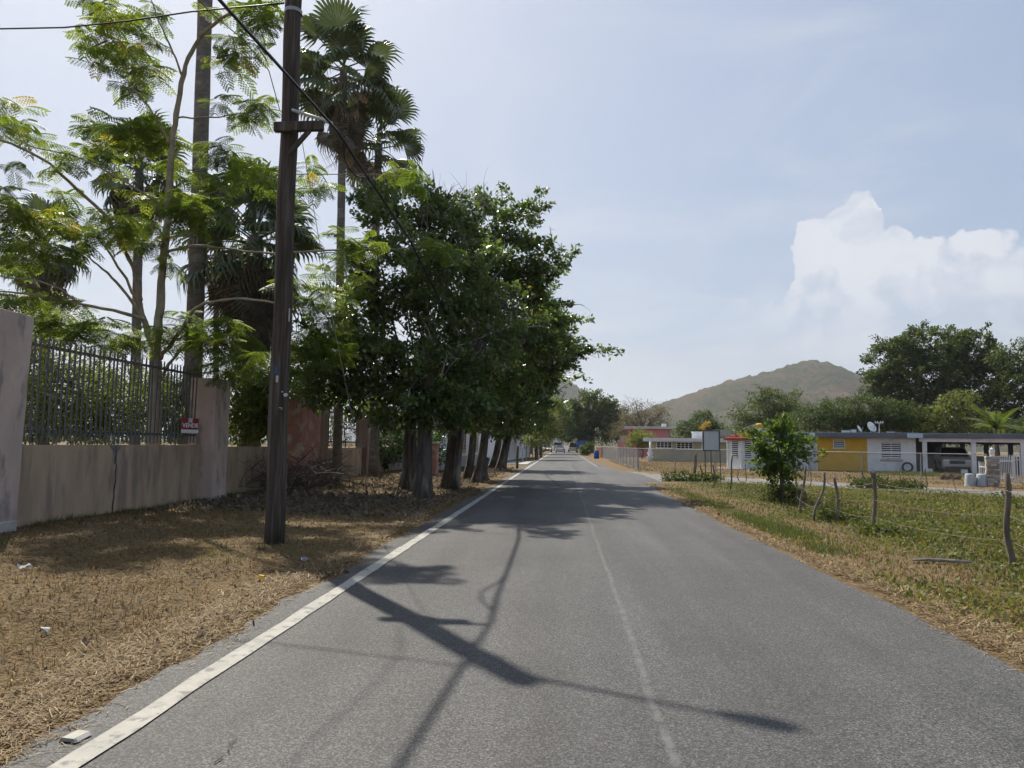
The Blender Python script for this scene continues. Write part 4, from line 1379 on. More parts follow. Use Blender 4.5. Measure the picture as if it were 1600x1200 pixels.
# coconut palm behind the carport
def coconut():
    b = at(1553, 706, 64)
    b.z = 0
    root = empty('coconut_palm', b)
    top = at(1556, 668, 64) - b
    mb = MB()
    mb.tube([Vector((0.3, 0, 0)), Vector((0.15, 0, top.z * 0.5)), top], [0.16, 0.12, 0.11], 8)
    mb.build('trunk', BARK_PALM, root, smooth=True)
    quads = []
    pts = []
    for i in range(15):
        t = i / 14
        pts.append(Vector((2.4 * t, 0, 0.5 * t - 1.6 * t * t)))
    for i in range(1, 15):
        d = (pts[i] - pts[i - 1]).normalized()
        for k in range(3):
            c = pts[i - 1].lerp(pts[i], k / 3)
            for s in (-1, 1):
                L = 0.62 * math.sin(math.pi * (0.15 + 0.8 * i / 15)) + 0.1
                e = Vector((d.x * 0.55, s * 0.8, -0.55)).normalized()
                quads.append([c, c + e * L * 0.5 + d * 0.03, c + e * L, c + e * L * 0.5 - d * 0.03])
    q = np.array([[list(v) for v in qq] for qq in quads])
    V = q.reshape(-1, 3)
    me = np_mesh('frond', V, np.arange(len(V)).reshape(-1, 4), MAT['bush_leaf'], rng.uniform(0, 0.5, len(q)))
    st = MB().tube(pts, [0.03 - 0.0017 * i for i in range(15)], 4).mesh('midrib', MAT['bush_leaf'])
    for i in range(15):
        o = bpy.data.objects.new('frond', me)
        link(o, root)
        o.location = top
        o.rotation_euler = (0, -R(random.uniform(10, 75)), i * 2.4)
        s_ = bpy.data.objects.new('midrib', st)
        link(s_, o)
    tag(root, 'coconut palm with arching feather fronds behind the carport roof', 'palm tree')


coconut()

# ------------------------------------------------------------------ left wall and railing
PLASTER = pmat('tan_plaster', (0.48, 0.355, 0.245), (0.36, 0.265, 0.185), 2.6, 0.9, 7, 0.5, 40, stretch=(1, 1, 0.22), c3=(0.26, 0.205, 0.16), scale3=2.4)
PINK = pmat('pink_plaster', (0.58, 0.45, 0.385), (0.46, 0.355, 0.305), 2.6, 0.9, 6, 0.4, 30, stretch=(1, 1, 0.4), c3=(0.27, 0.235, 0.22), scale3=3.2)
ROSE = pmat('rose_plaster', (0.44, 0.22, 0.18), (0.33, 0.17, 0.14), 3, 0.9, 6, 0.4, 30, c3=(0.45, 0.38, 0.32), scale3=2.6)
BROWNPL = pmat('brown_plaster', (0.26, 0.18, 0.135), (0.19, 0.135, 0.105), 3, 0.9, 6, 0.3, 30, stretch=(1, 1, 0.3))
CEMENT = pmat('bare_cement', (0.22, 0.215, 0.205), (0.15, 0.148, 0.142), 8, 0.95, 6, 0.5, 40)
XW = -9.15


def yw(px):
    return onX(px, 690, XW).y


def jitter_box(mb, x0, x1, y0, y1, z0, z1, n=6, amp=0.012):
    """a plastered block whose faces are a little uneven"""
    nz = max(2, int((z1 - z0) / 0.35))
    nyy = max(1, int((y1 - y0) / 0.35))
    pts = []
    ring = [(x0, y0)] + [(x1, y0 + (y1 - y0) * k / nyy) for k in range(nyy + 1)] + [(x0, y1)]
    m = len(ring)
    b = len(mb.v)
    for i in range(nz + 1):
        z = z0 + (z1 - z0) * i / nz
        for (x, y) in ring:
            mb.v.append((x + random.uniform(-amp, amp), y + random.uniform(-amp, amp) * 0.6, z + (random.uniform(-amp, amp) if 0 < i < nz else random.uniform(-amp, amp) * .5)))
    for i in range(nz):
        for k in range(m):
            a, c = b + i * m + k, b + i * m + (k + 1) % m
            mb.f.append((a, c, c + m, a + m))
    mb.f.append(tuple(b + nz * m + k for k in range(m)))


def slat_mesh(h, w=0.036, d=0.010, mat=RUSTY):
    mb = MB()
    v = [(-d, -w / 2, 0), (d, -w / 2, 0), (d, w / 2, 0), (-d, w / 2, 0), (-d, -w / 2, h - 0.05), (d, -w / 2, h - 0.05), (d, w / 2, h - 0.05), (-d, w / 2, h - 0.05), (-d, 0, h), (d, 0, h)]
    f = [(0, 3, 2, 1), (0, 1, 5, 4), (2, 3, 7, 6), (1, 2, 6, 9, 5), (3, 0, 4, 8, 7), (4, 5, 9, 8), (6, 7, 8, 9)]
    mb.add(v, f)
    return mb.mesh('slat', mat)


def railing(parent, y0, y1, z0, ztop, pitch, mat, w=0.036):
    mb = MB()
    x = XW - 0.10
    for z in (z0 + 0.24, ztop - 0.18):
        mb.span(x - 0.045, x - 0.021, y0, y1, z - 0.028, z + 0.028)
    r = mb.build('railing', mat, parent)
    me = slat_mesh(ztop - z0 - 0.06, w, mat=mat)
    n = int((y1 - y0) / pitch)
    for i in range(n):
        o = bpy.data.objects.new('slat', me)
        link(o, r)
        o.location = (x, y0 + pitch * (i + 0.5), z0 + 0.05 + random.uniform(-.012, .012))
        o.rotation_euler = (random.gauss(0, 0.006), random.gauss(0, 0.006), random.gauss(0, 0.05))
    return r


wall = empty('boundary_wall', (0, 0, 0))
y_p1, y_p2a, y_p2b = yw(36), yw(312), yw(312) + 0.85
WZ = 1.42
mb = MB()
jitter_box(mb, XW - 0.2, XW, y_p1 - 0.3, y_p2a + 0.2, -0.15, WZ, amp=0.004)
mb.build('low_wall', PLASTER, wall)
mb = MB()
jitter_box(mb, XW - 0.2, XW, y_p2b - 0.2, yw(432), -0.15, WZ - 0.05, amp=0.005)
mb.build('low_wall', PLASTER, wall)
# crumbled end of the low wall
mb = MB()
mb.prism([(0, -0.15), (0.9, -0.15), (0.7, 0.3), (0.5, 0.55), (0.35, 0.9), (0.12, 1.15), (0, 1.3)], -0.18, (XW - 0.005, yw(432), 0), (0, 1, 0), (0, 0, 1), (1, 0, 0))
mb.build('broken_end', CEMENT, wall)


def pillar(y0, y1, z1, mat, xf, x1, lean=0.0, parent=wall, name='pillar'):
    mb = MB()
    jitter_box(mb, XW - 0.32, xf, y0, y1, -0.15, z1, amp=0.010)
    if lean:
        mb.v = [(x, y + lean * max(0, z) / z1, z) for x, y, z in mb.v]
    return mb.build(name, mat, parent, bevel=0.012)


p1y = onX(24, 829, -8.78).y
pl1 = pillar(p1y - 0.95, p1y, 3.55, PINK, -8.78, 0, lean=0.10)
pl2 = pillar(y_p2a + 0.02, y_p2b, 3.12, PINK, -8.80, 0)
mb = MB()
mb.span(-9.0, -8.765, p1y - 0.96, p1y + 0.015, -0.1, 0.22)
mb.build('footing', CONC, wall, bevel=0.02)
mb = MB()
mb.span(-9.0, -8.785, y_p2a + 0.005, y_p2b + 0.015, -0.1, 0.14)
mb.build('footing', CONC, wall, bevel=0.02)
railing(wall, p1y + 0.12, y_p2a + 0.02, WZ, 3.36, 0.15, RUSTY)
# the crack and the cement patch over it
yc = yw(181)
mb = MB()
pts = [(0.0, 1.38), (0.03, 1.22), (0.0, 1.1), (0.05, 1.0), (0.03, 0.85), (0.06, 0.7), (0.02, 0.5), (0.04, 0.35), (0.0, 0.2), (0.02, 0.0)]
for (a, z), (b, z2) in zip(pts[:-1], pts[1:]):
    w = random.uniform(0.008, 0.018)
    mb.add([(XW + 0.008, yc + a - w, z), (XW + 0.008, yc + a + w, z), (XW + 0.008, yc + b + w, z2), (XW + 0.008, yc + b - w, z2)], [(0, 1, 2, 3)])
mb.build('crack', CRACK, wall)
mb = MB()
mb.prism([(-0.22, 1.415), (0.2, 1.415), (0.13, 1.33), (0.07, 1.27), (0.06, 1.1), (0.03, 1.02), (-0.03, 1.03), (-0.05, 1.2), (-0.08, 1.3), (-0.15, 1.35)], 0.007, (XW - 0.001, yc, 0), (0, 1, 0), (0, 0, 1), (1, 0, 0))
mb.build('cement_patch', CEMENT, wall)
tag(wall, 'faded tan and pink plastered wall with steel railing, left of the utility pole', 'wall')

wall2 = empty('boundary_wall', (0, 0, 0))
ys_ = [yw(458), yw(505), yw(566), yw(582), yw(624), yw(640)]
mb = MB()
jitter_box(mb, XW - 0.35, -8.85, ys_[0], ys_[0] + 1.9, -0.15, 3.0, amp=0.012)
mb.build('pillar', ROSE, wall2, bevel=0.02)
mb = MB()
jitter_box(mb, XW - 0.3, -8.95, ys_[1] - 1.25, ys_[1], -0.15, 3.0, amp=0.006)
mb.build('pillar', BROWNPL, wall2, bevel=0.02)
for a, b in ((ys_[1] - 0.05, ys_[2] + 0.05), (ys_[3] - 0.05, ys_[4] + 0.05)):
    mb = MB()
    jitter_box(mb, XW - 0.2, XW, a, b, -0.15, 1.30, amp=0.004)
    mb.build('low_wall', PLASTER, wall2)
    railing(wall2, a + 0.1, b - 0.1, 1.30, 2.9, 0.2, DARKSTEEL, 0.04)
for a, b in ((ys_[2], ys_[3]), (ys_[4], ys_[5])):
    mb = MB()
    jitter_box(mb, XW - 0.3, -8.92, a, b, -0.15, 2.95, amp=0.006)
    mb.build('pillar', BROWNPL, wall2, bevel=0.02)
tag(wall2, 'rose and brown plastered wall with dark railings in shade behind the tree trunks', 'wall')


# stand each wall's origin at its base
for w_, b_ in ((wall, Vector((XW, (p1y + y_p2b) / 2, 0))), (wall2, Vector((XW, ys_[2], 0)))):
    for ch in [x for x in COL.objects if x.parent == w_]:
        ch.location = Vector(ch.location) - b_
    w_.location = b_


# for-sale sign
def text_mesh(txt, size, mat, extrude=0.002):
    cu = bpy.data.curves.new('text', 'FONT')
    cu.body = txt
    cu.size = size
    cu.align_x = 'CENTER'
    cu.align_y = 'CENTER'
    cu.extrude = extrude
    cu.offset = size * 0.03
    o = bpy.data.objects.new('text', cu)
    COL.objects.link(o)
    dg = bpy.context.evaluated_depsgraph_get()
    me = bpy.data.meshes.new_from_object(o.evaluated_get(dg))
    bpy.data.objects.remove(o)
    bpy.data.curves.remove(cu)
    me.materials.clear()
    me.materials.append(mat)
    return me


RED = pmat('sign_red', (0.30, 0.022, 0.025), (0.25, 0.02, 0.022), 4, 0.5)
c = onX(295, 667, XW + 0.02)
sg = empty('for_sale_sign', c + Vector((0.06, -0.05, 0)), R(66))
MB().box((0, 0, 0.085), (0.56, 0.008, 0.32)).build('panel', RED, sg)
MB().box((0, 0, -0.125), (0.56, 0.008, 0.099)).build('lower_strip', WHITE, sg)
for tx, z, s in (('SE', 0.175, 0.16), ('VENDE', 0.035, 0.165)):
    o = bpy.data.objects.new('lettering', text_mesh(tx, s, WHITE))
    link(o, sg)
    o.location = (0, -0.008, z)
    o.rotation_euler = (R(90), 0, 0)
sg.scale = (0.86, 0.86, 0.86)
tag(sg, 'small red and white SE VENDE sign hung on the steel railing', 'sign')

# ------------------------------------------------------------------ utility pole
pb = gnd(428, 850)
pb.z = zgf(pb.x, pb.y)
YP = pb.y
ptop = at(459, 3, YP + 0.05)
pole = empty('utility_pole', pb)
axis_p = (ptop - pb)


def on_pole(z):
    return axis_p * (z / axis_p.z)


POLE_H = ptop.z - pb.z + 0.55
mb = MB()
m = 24
mb.tube([on_pole(POLE_H * i / m - 0.1) + Vector((0.012 * math.sin(i * .8), 0, 0)) for i in range(m + 1)], [0.150 - 0.022 * i / m for i in range(m + 1)], 18, jit=0.012)
mb.build('pole', POLEWOOD, pole, smooth=True)


def pz(py):
    """height above the pole's base where the pole crosses picture row py"""
    best = min(range(0, 1000), key=lambda i: abs(_row(pb + on_pole(POLE_H * i / 1000)) - py))
    return POLE_H * best / 1000


def _row(p):
    v = CAM_R.transposed() @ (Vector(p) - Vector((0, 0, CAM_H)))
    return CY - FPX * v.y / -v.z


za = pz(207)
mb = MB()
mb.bar(on_pole(za) + Vector((-0.16, -0.19, 0)), on_pole(za) + Vector((0.62, -0.19, 0.01)), 0.09, 0.15)
mb.build('crossarm', POLEWOOD, pole, bevel=0.008)
mb = MB()
mb.bar(on_pole(za) + Vector((0.40, -0.19, -0.06)), on_pole(pz(247)) + Vector((0.08, -0.17, 0)), 0.05, 0.07)
mb.build('brace', POLEWOOD, pole, bevel=0.006)
mb = MB()
mb.tube([on_pole(pz(176)) + Vector((0.08, -0.1, 0)), at(495, 184, YP - 0.15) - pb, at(519, 193, YP - 0.2) - pb], [0.026, 0.026, 0.028], 8)
mb.build('conduit', pmat('grey_conduit', (0.52, 0.52, 0.51), (0.42, 0.42, 0.42), 5, 0.5), pole, smooth=True)
mb = MB()
mb.tube([on_pole(pz(20) + dz) for dz in (-0.03, 0.03)], [0.142, 0.142], 18)
mb.build('steel_band', STEEL, pole)
# street lamp on an arm over the road: it throws the long thin shadow
za2 = POLE_H - 0.33
ad = Vector((0.90, -0.43, 0)).normalized()
mb = MB()
mb.tube([on_pole(za2), on_pole(za2) + ad * 0.6 + Vector((0, 0, 0.05)), on_pole(za2) + ad * 1.45 + Vector((0, 0, 0.06))], [0.03, 0.027, 0.025], 8)
mb.build('lamp_arm', STEEL, pole, smooth=True)
mb = MB()
e = on_pole(za2) + ad * 1.4 + Vector((0, 0, 0.05))
mb.tube([e, e + ad * 0.12, e + ad * 0.3, e + ad * 0.42], [0.05, 0.085, 0.10, 0.05], 10)
mb.build('lamp_head', STEEL, pole, smooth=True)


def pole_mark(px, py, w, h, mat, name='mark'):
    c = at(px, py, YP - 0.165) - pb
    MB().box(c, (w, 0.012, h)).build(name, mat, pole)


PAPER = pmat('paper_scrap', (0.52, 0.51, 0.48), (0.44, 0.43, 0.41), 10, 0.8)
pole_mark(431.5, 578, 0.05, 0.12, pmat('blue_label', (0.05, 0.09, 0.20), None, 9, 0.6), 'label')
pole_mark(433, 592, 0.035, 0.10, PAPER, 'label')
mb = MB()
c = at(446, 617, YP - 0.16) - pb
mb.tube([c + Vector((0, 0.03, 0)), c + Vector((0, -0.008, 0))], [0.028, 0.028], 12)
mb.build('disc', PAPER, pole)
pole_mark(441, 612, 0.02, 0.02, PAPER, 'staple')
pole_mark(438, 637, 0.05, 0.008, PAPER, 'staple')
pole_mark(440, 639, 0.03, 0.008, PAPER, 'staple')
pole_mark(452, 492, 0.014, 0.20, PAPER, 'strip')
tag(pole, 'dark weathered wooden utility pole with a short crossarm, standing on the left verge', 'utility pole')


# ------------------------------------------------------------------ cables
def sag_line(pts, sag=0.0, n=14):
    out = []
    for a, b in zip(pts[:-1], pts[1:]):
        a, b = Vector(a), Vector(b)
        for i in range(n):
            t = i / n
            p = a.lerp(b, t)
            p.z -= sag * 4 * t * (1 - t) * (b - a).length / 30
            out.append(p)
    out.append(Vector(pts[-1]))
    return out


brk = at(526, 203, YP - 0.2)
cb = empty('cable_bundle', brk)
c1 = onX(345, 2, -3.62)
nxt = [at(556, 250, 12.0), at(580, 284, 13.0), at(640, 375, 16.3), at(690, 475, 20.6), at(740, 560, 28)]
back = [Vector((-6.2, -26, 8.0)), Vector((-4.6, -6, 6.7)), Vector((-3.95, 3.5, 6.3)), c1]
mb = MB()
mb.tube([p - brk for p in sag_line(back + [brk] + nxt, 0, 4)], 0.021, 7)
mb.build('cable', CABLE, cb, smooth=True)
mb = MB()
mb.tube([p - brk + Vector((0.035, 0, -0.035)) for p in sag_line(back + [brk] + nxt, 0, 4)], 0.013, 6)
mb.build('cable', CABLE, cb, smooth=True)
mb = MB()
lp = [brk + Vector((0.02, 0, 0)), at(537, 222, YP + .3), at(538, 248, YP + .6), at(545, 262, YP + 1), at(556, 275, 12.1), at(572, 278, 12.7), at(582, 288, 13.1)]
mb.tube([p - brk for p in sag_line(lp, 0, 4)], 0.015, 6)
mb.build('jumper', CABLE, cb, smooth=True)
tag(cb, 'thick black cable bundle running from the upper left past the pole into the trees', 'cable')
pt2 = pb + on_pole(pz(10))
w1 = [Vector((-22, 13.2, 8.6)), at(0, 45, 12.2), at(100, 43, 12.0), at(200, 33, 11.8), at(300, 18, 11.6), pt2 + Vector((-.12, -.1, 0))]
mb = MB()
mb.tube([p - pt2 for p in sag_line(w1, 0, 4)], 0.014, 6)
tag(mb.build('service_cable', CABLE, loc=pt2, smooth=True), 'single twisted cable crossing the top left corner to the pole', 'cable')
w2 = [pb + on_pole(pz(178)) + Vector((-.1, -.16, 0)), at(420, 110, YP - .8), at(380, 62, YP - 1.6), at(330, 20, YP - 2.4), at(290, -20, YP - 3.2)]
mb = MB()
mb.tube([p - w2[0] for p in sag_line(w2, 0, 4)], 0.007, 5)
tag(mb.build('thin_wire', CABLE, loc=w2[0]), 'thin dark wire slanting up left from the pole beside the cable bundle', 'wire')
ga = gnd(573, 806)
ga.z = zgf(ga.x, ga.y)
gw = empty('guy_wire', ga)
gt = pb + on_pole(pz(120))
mb = MB()
mb.tube([Vector((0, 0, 0.5)) + (gt - ga) * 0.02, (gt - ga) * 0.5, gt - ga], 0.006, 5)
mb.build('wire', STEEL, gw)
mb = MB()
mb.tube([Vector((0.06, 0.02, -0.1)), Vector((0, 0, 0.53)) + (gt - ga) * 0.02], 0.012, 6)
mb.build('anchor_rod', pmat('rust', (0.16, 0.075, 0.04), (0.10, 0.05, 0.03), 20, 0.9), gw)
tag(gw, 'steel guy wire running down from the pole to a rusty rod in the verge', 'wire')

# ------------------------------------------------------------------ brush pile
c0 = gnd(450, 772)
bp_ = empty('brush_pile', c0)
mb = MB()
for j in range(520):
    u = random.random()
    a = gnd(random.uniform(362, 520), random.uniform(748, 774))
    a.z = random.uniform(0, 0.8) * (0.5 + 0.5 * math.sin(u * 3.14)) + zgf(a.x, a.y)
    az = random.uniform(0, 6.28)
    L = random.uniform(0.4, 1.5)
    b = a + Vector((math.cos(az) * L, math.sin(az) * L, random.uniform(-0.15, 0.7)))
    b.z = max(b.z, 0.03)
    if b.x < -9.05:
        b.x = -9.05
    r = random.uniform(0.006, 0.022)
    pp = bez(a, b, random.uniform(-.1, .15), 5, 0.12)
    mb.tube([p - c0 for p in pp], [r * (1 - 0.12 * k) for k in range(6)], 4, cap=False)
    for k in (2, 4):
        e = pp[k] + Vector((random.gauss(0, .22), random.gauss(0, .22), random.gauss(0.08, .15)))
        mb.tube([p - c0 for p in bez(pp[k], e, 0.1, 3, 0.1)], [r * .5, r * .4, r * .3, r * .2], 3, cap=False)
mb.build('branches', pmat('brush_wood', (0.16, 0.13, 0.105), (0.075, 0.06, 0.05), 6, 0.9), bp_)['kind'] = 'stuff'
tag(bp_, 'tangled heap of cut grey branches lying against the wall behind the pole', 'brush pile')


# ------------------------------------------------------------------ houses
class Frame:
    """a facade: local x along it, local y to the back"""
    def __init__(s, loc, deg):
        s.loc = Vector(loc)
        s.rz = R(deg)
        s.Ri = Matrix.Rotation(-s.rz, 3, 'Z')

    def hit(s, px, py, t=0.0):
        d = s.Ri @ ray(px, py)
        o = s.Ri @ (Vector((0, 0, CAM_H)) - s.loc)
        k = (t - o.y) / d.y
        p = o + d * k
        return p.x, p.z

    def rect(s, x0, y0, x1, y1, t=0.0):
        a = s.hit(x0, y1, t)
        b = s.hit(x1, y0, t)
        return a[0], b[0], a[1], b[1]


def holed_wall(mb, x0, x1, z0, z1, y0, y1, holes):
    xs = sorted(set([x0, x1] + [v for h in holes for v in h[:2]]))
    zs = sorted(set([z0, z1] + [v for h in holes for v in h[2:]]))
    for a, b in zip(xs[:-1], xs[1:]):
        for c, d in zip(zs[:-1], zs[1:]):
            mx, mz = (a + b) / 2, (c + d) / 2
            if any(h[0] < mx < h[1] and h[2] < mz < h[3] for h in holes):
                continue
            mb.span(a, b, y0, y1, c, d)


def louvre_window(parent, x0, x1, z0, z1, y, cols=2, rows=8, frame=0.04, fm=None, pane=GLASS, slats=True):
    fm = fm or WHITE
    mb = MB()
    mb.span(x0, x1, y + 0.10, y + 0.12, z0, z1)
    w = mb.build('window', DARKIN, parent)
    mb = MB()
    mb.span(x0 - frame, x1 + frame, y - 0.02, y + 0.05, z1, z1 + frame)
    mb.span(x0 - frame * 1.6, x1 + frame * 1.6, y - 0.06, y + 0.05, z0 - frame * 1.3, z0)
    mb.span(x0 - frame, x0, y - 0.019, y + 0.05, z0, z1)
    mb.span(x1, x1 + frame, y - 0.019, y + 0.05, z0, z1)
    for k in range(1, cols):
        xm = x0 + (x1 - x0) * k / cols
        mb.span(xm - frame * .5, xm + frame * .5, y - 0.018, y + 0.05, z0, z1)
    mb.build('frame', fm, w)
    if slats:
        dz = (z1 - z0) / rows
        sl = MB().box((0, 0, 0), ((x1 - x0) / cols - frame, 0.012, dz * 0.5), M=Matrix.Rotation(R(-35), 3, 'X')).mesh('slat', fm)
        for k in range(cols):
            for r_ in range(rows):
                o = bpy.data.objects.new('slat', sl)
                link(o, w)
                o.location = (x0 + (x1 - x0) * (k + .5) / cols, y + 0.03, z0 + dz * (r_ + .5))
    return w


HB = Frame((24.35, 50, 0), -22)
house = empty('house', HB.loc, HB.rz)
YEL = pmat('ochre_paint', (0.56, 0.35, 0.045), (0.48, 0.295, 0.04), 2, 0.8)
WWALL = pmat('white_wall', (0.70, 0.72, 0.75), (0.60, 0.62, 0.65), 1.5, 0.8, c3=(0.52, 0.53, 0.54), scale3=1.2)
FASC = pmat('slate_blue_fascia', (0.14, 0.165, 0.21), (0.10, 0.12, 0.15), 4, 0.8, stretch=(0.3, 1, 2))
LBLUE = pmat('pale_blue_paint', (0.46, 0.60, 0.72), (0.40, 0.53, 0.64), 3, 0.7)
TERRA = pmat('terracotta_tile', (0.36, 0.17, 0.11), (0.28, 0.13, 0.085), 5, 0.7)
REDTILE = pmat('red_roof_tile', (0.34, 0.075, 0.055), (0.26, 0.06, 0.045), 6, 0.7)
sA, sB, sC, sD = HB.hit(1180, 700)[0], HB.hit(1277, 700)[0], HB.hit(1355, 700)[0], HB.hit(1431, 700)[0]
ZR0, ZR1 = 2.30, 2.66
w_small = HB.rect(1303, 688, 1319, 700)
w_big = HB.rect(1378, 692, 1407, 716)
mb = MB()
holed_wall(mb, sB, sC, -0.2, ZR0, 0, 0.15, [w_small])
mb.build('yellow_wall', YEL, house)
mb = MB()
holed_wall(mb, sC, sD, -0.2, ZR0, 0.003, 0.15, [w_big])
mb.span(sD - 0.15, sD - 0.001, 0.16, 7, -0.2, ZR0)
mb.span(sA, sB - 0.002, 0.55, 0.7, -0.2, ZR0)
mb.span(sB - 0.12, sB - 0.003, -0.05, 0.549, -0.2, ZR0)
mb.span(sA, sD, 7.0, 7.2, -0.2, ZR0)
mb.span(sA, sA + 0.15, 0.71, 6.99, -0.2, ZR0)
mb.build('white_wall', WWALL, house)
mb = MB()
mb.span(sA - 0.3, sB - 0.3, 0.15, 7.5, ZR0, ZR1 - 0.02)
mb.span(sB - 0.299, sD + 0.2, -0.45, 7.5, ZR0 + 0.002, ZR1)
mb.build('roof', FASC, house, bevel=0.02)
for px in (1271, 1427):
    x, z = HB.hit(px, 681, -0.5)
    MB().span(x - 0.25 if px < 1300 else x - 0.35, x + 0.1 if px < 1300 else x + 0.55, -0.52, -0.452, ZR0 + 0.02, ZR1 - 0.05).build('fascia_board', LBLUE, house)
louvre_window(house, *w_small, 0, 1, 4)
louvre_window(house, *w_big, 0.003, 2, 8)
mb = MB()
x0, x1, z0, z1 = HB.rect(1375, 718, 1411, 721)
mb.span(x0, x1, -0.03, 0.0, z0, z1)
mb.build('ledge', CONC, house)
mb = MB()
mb.span(sB + 0.0, sD, -0.05, -0.003, -0.2, 0.06)
mb.build('plinth', pmat('dark_plinth', (0.10, 0.095, 0.09), None, 4, 0.9), house)
# hose coil hung on the wall
x, z = HB.hit(1418, 730, -0.06)
mb = MB()
for k in range(4):
    r = 0.24 + 0.03 * k
    mb.tube([(x + r * math.cos(a), -0.06 - 0.02 * k, z + r * math.sin(a)) for a in np.linspace(0, 6.2832, 20)], 0.018, 5)
mb.tube([(x - 0.3, -0.06, z), (x - 0.5, -0.3, z - 0.3), (x - 0.75, -0.8, 0.03)], 0.018, 5)
hose = mb.build('garden_hose', CABLE, loc=HB.loc)
hose.rotation_euler = (0, 0, HB.rz)
tag(hose, 'black hose coiled on the white wall right of the louvred window', 'hose')
# carport
cp0, cp1, cp2, cp3 = HB.hit(1441, 700)[0], HB.hit(1517, 700)[0], HB.hit(1594, 700)[0], HB.hit(1690, 700)[0]
mb = MB()
mb.span(sD + 0.202, cp3 + 0.4, -0.35, 7.4, ZR0 + 0.02, ZR1 - 0.03)
mb.build('carport_roof', FASC, house, bevel=0.02)
mb = MB()
mb.span(sD + 0.2, cp3 + 0.3, -0.2, 0.05, ZR0 - 0.22, ZR0 + 0.018)
mb.build('carport_beam', WWALL, house)
for x in (cp0, cp1, cp2, cp3):
    MB().span(x, x + 0.27, -0.16, 0.10, -0.15, ZR0 - 0.222).build('column', WWALL, house, bevel=0.01)
mb = MB()
mb.span(sD, cp3 + 0.5, -2.6, 7.2, -0.12, 0.06)
mb.build('carport_floor', TERRA, house)
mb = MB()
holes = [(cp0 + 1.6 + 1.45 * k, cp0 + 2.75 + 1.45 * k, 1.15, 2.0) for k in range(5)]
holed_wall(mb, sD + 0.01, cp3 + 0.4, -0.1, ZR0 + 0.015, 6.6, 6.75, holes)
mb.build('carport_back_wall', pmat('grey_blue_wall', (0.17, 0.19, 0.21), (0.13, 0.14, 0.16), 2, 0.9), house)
mb = MB()
mb.span(sD + 0.10, cp0 - 0.05, 0.5, 0.56, 0.06, 2.05)
mb.build('door', pmat('door_brown', (0.10, 0.085, 0.075), None, 4, 0.6), house)
for k, x in enumerate((cp0 + 0.35, cp1 - 0.45)):
    MB().box((x, -0.35, 0.2), (0.36, 0.3, 0.27)).build('planter_block', WWALL, house, bevel=0.01)
# the bay with the red tiled roof at the left end
BF = Frame((0, 0, 0), -22)
bx0, bxm, bx1 = HB.hit(1137, 700, -0.4)[0], HB.hit(1158, 700, -1.3)[0], HB.hit(1179, 700, -0.6)[0]
y0, ym, y1 = -0.4, -1.3, -0.6
mb = MB()
mb.v = [(bx0, y0, -.1), (bxm, ym, -.1), (bx1, y1, -.1), (bx1, 3, -.1), (bx0, 3, -.1)]
mb.v += [(x, y, 2.1) for x, y, z in mb.v]
mb.f = [(0, 1, 6, 5), (1, 2, 7, 6), (2, 3, 8, 7), (3, 4, 9, 8), (4, 0, 5, 9), (5, 6, 7, 8, 9)]
mb.build('bay_wall', WWALL, house)
ap_ = Vector(((bx0 + bx1) / 2 + 0.75, 2.2, 3.05))
for (ax, ay), (bx, by) in (((bx0 - .25, y0 - .2), (bxm, ym - .35)), ((bxm, ym - .35), (bx1 + .1, y1 - .2))):
    A, B = Vector((ax, ay, 2.12)), Vector((bx, by, 2.12))
    mb = MB()
    mb.add([A, B, ap_ + Vector((0.15, 0, 0)), ap_ - Vector((0.15, 0, 0)), A - Vector((0, 0, .06)), B - Vector((0, 0, .06))], [(0, 1, 2, 3), (4, 5, 1, 0)])
    slope = mb.build('bay_roof', REDTILE, house)
    rows, cols = 6, 6
    tl = MB().tube([(0, 0, 0), (0, 0.42, 0)], [0.10, 0.085], 8).mesh('roof_tile', REDTILE)
    for r_ in range(rows):
        t0 = r_ / rows
        for c_ in range(max(1, round(cols * (1 - t0)))):
            k = max(1, round(cols * (1 - t0)))
            u = (c_ + 0.5) / k
            base_ = A.lerp(B, u)
            p = base_.lerp(ap_, t0 * 0.95)
            d = (ap_ - base_).normalized()
            o = bpy.data.objects.new('roof_tile', tl)
            link(o, slope)
            o.location = p
            o.rotation_euler = Vector(d).to_track_quat('Y', 'Z').to_euler()
mb = MB()
px0, z0 = HB.hit(1165, 663, 0.2)
mb.prism([(bx1 - 0.25, -0.1), (bx1 + 0.06, -0.1), (bx1 + 0.06, 3.25), (bx1 - 0.05, 3.27), (bx1 - 1.0, 2.85), (bx1 - 0.95, 2.7), (bx1 - 0.25, 2.75)], 0.25, (0, -0.35, 0), (1, 0, 0), (0, 0, 1), (0, 1, 0))
mb.build('gable_parapet', WWALL, house)
mb = MB()
mb.bar((bx1 - 1.0, -0.25, 2.90), (bx1 + 0.1, -0.25, 3.31), 0.3, 0.05)
mb.build('parapet_cap', FASC, house)
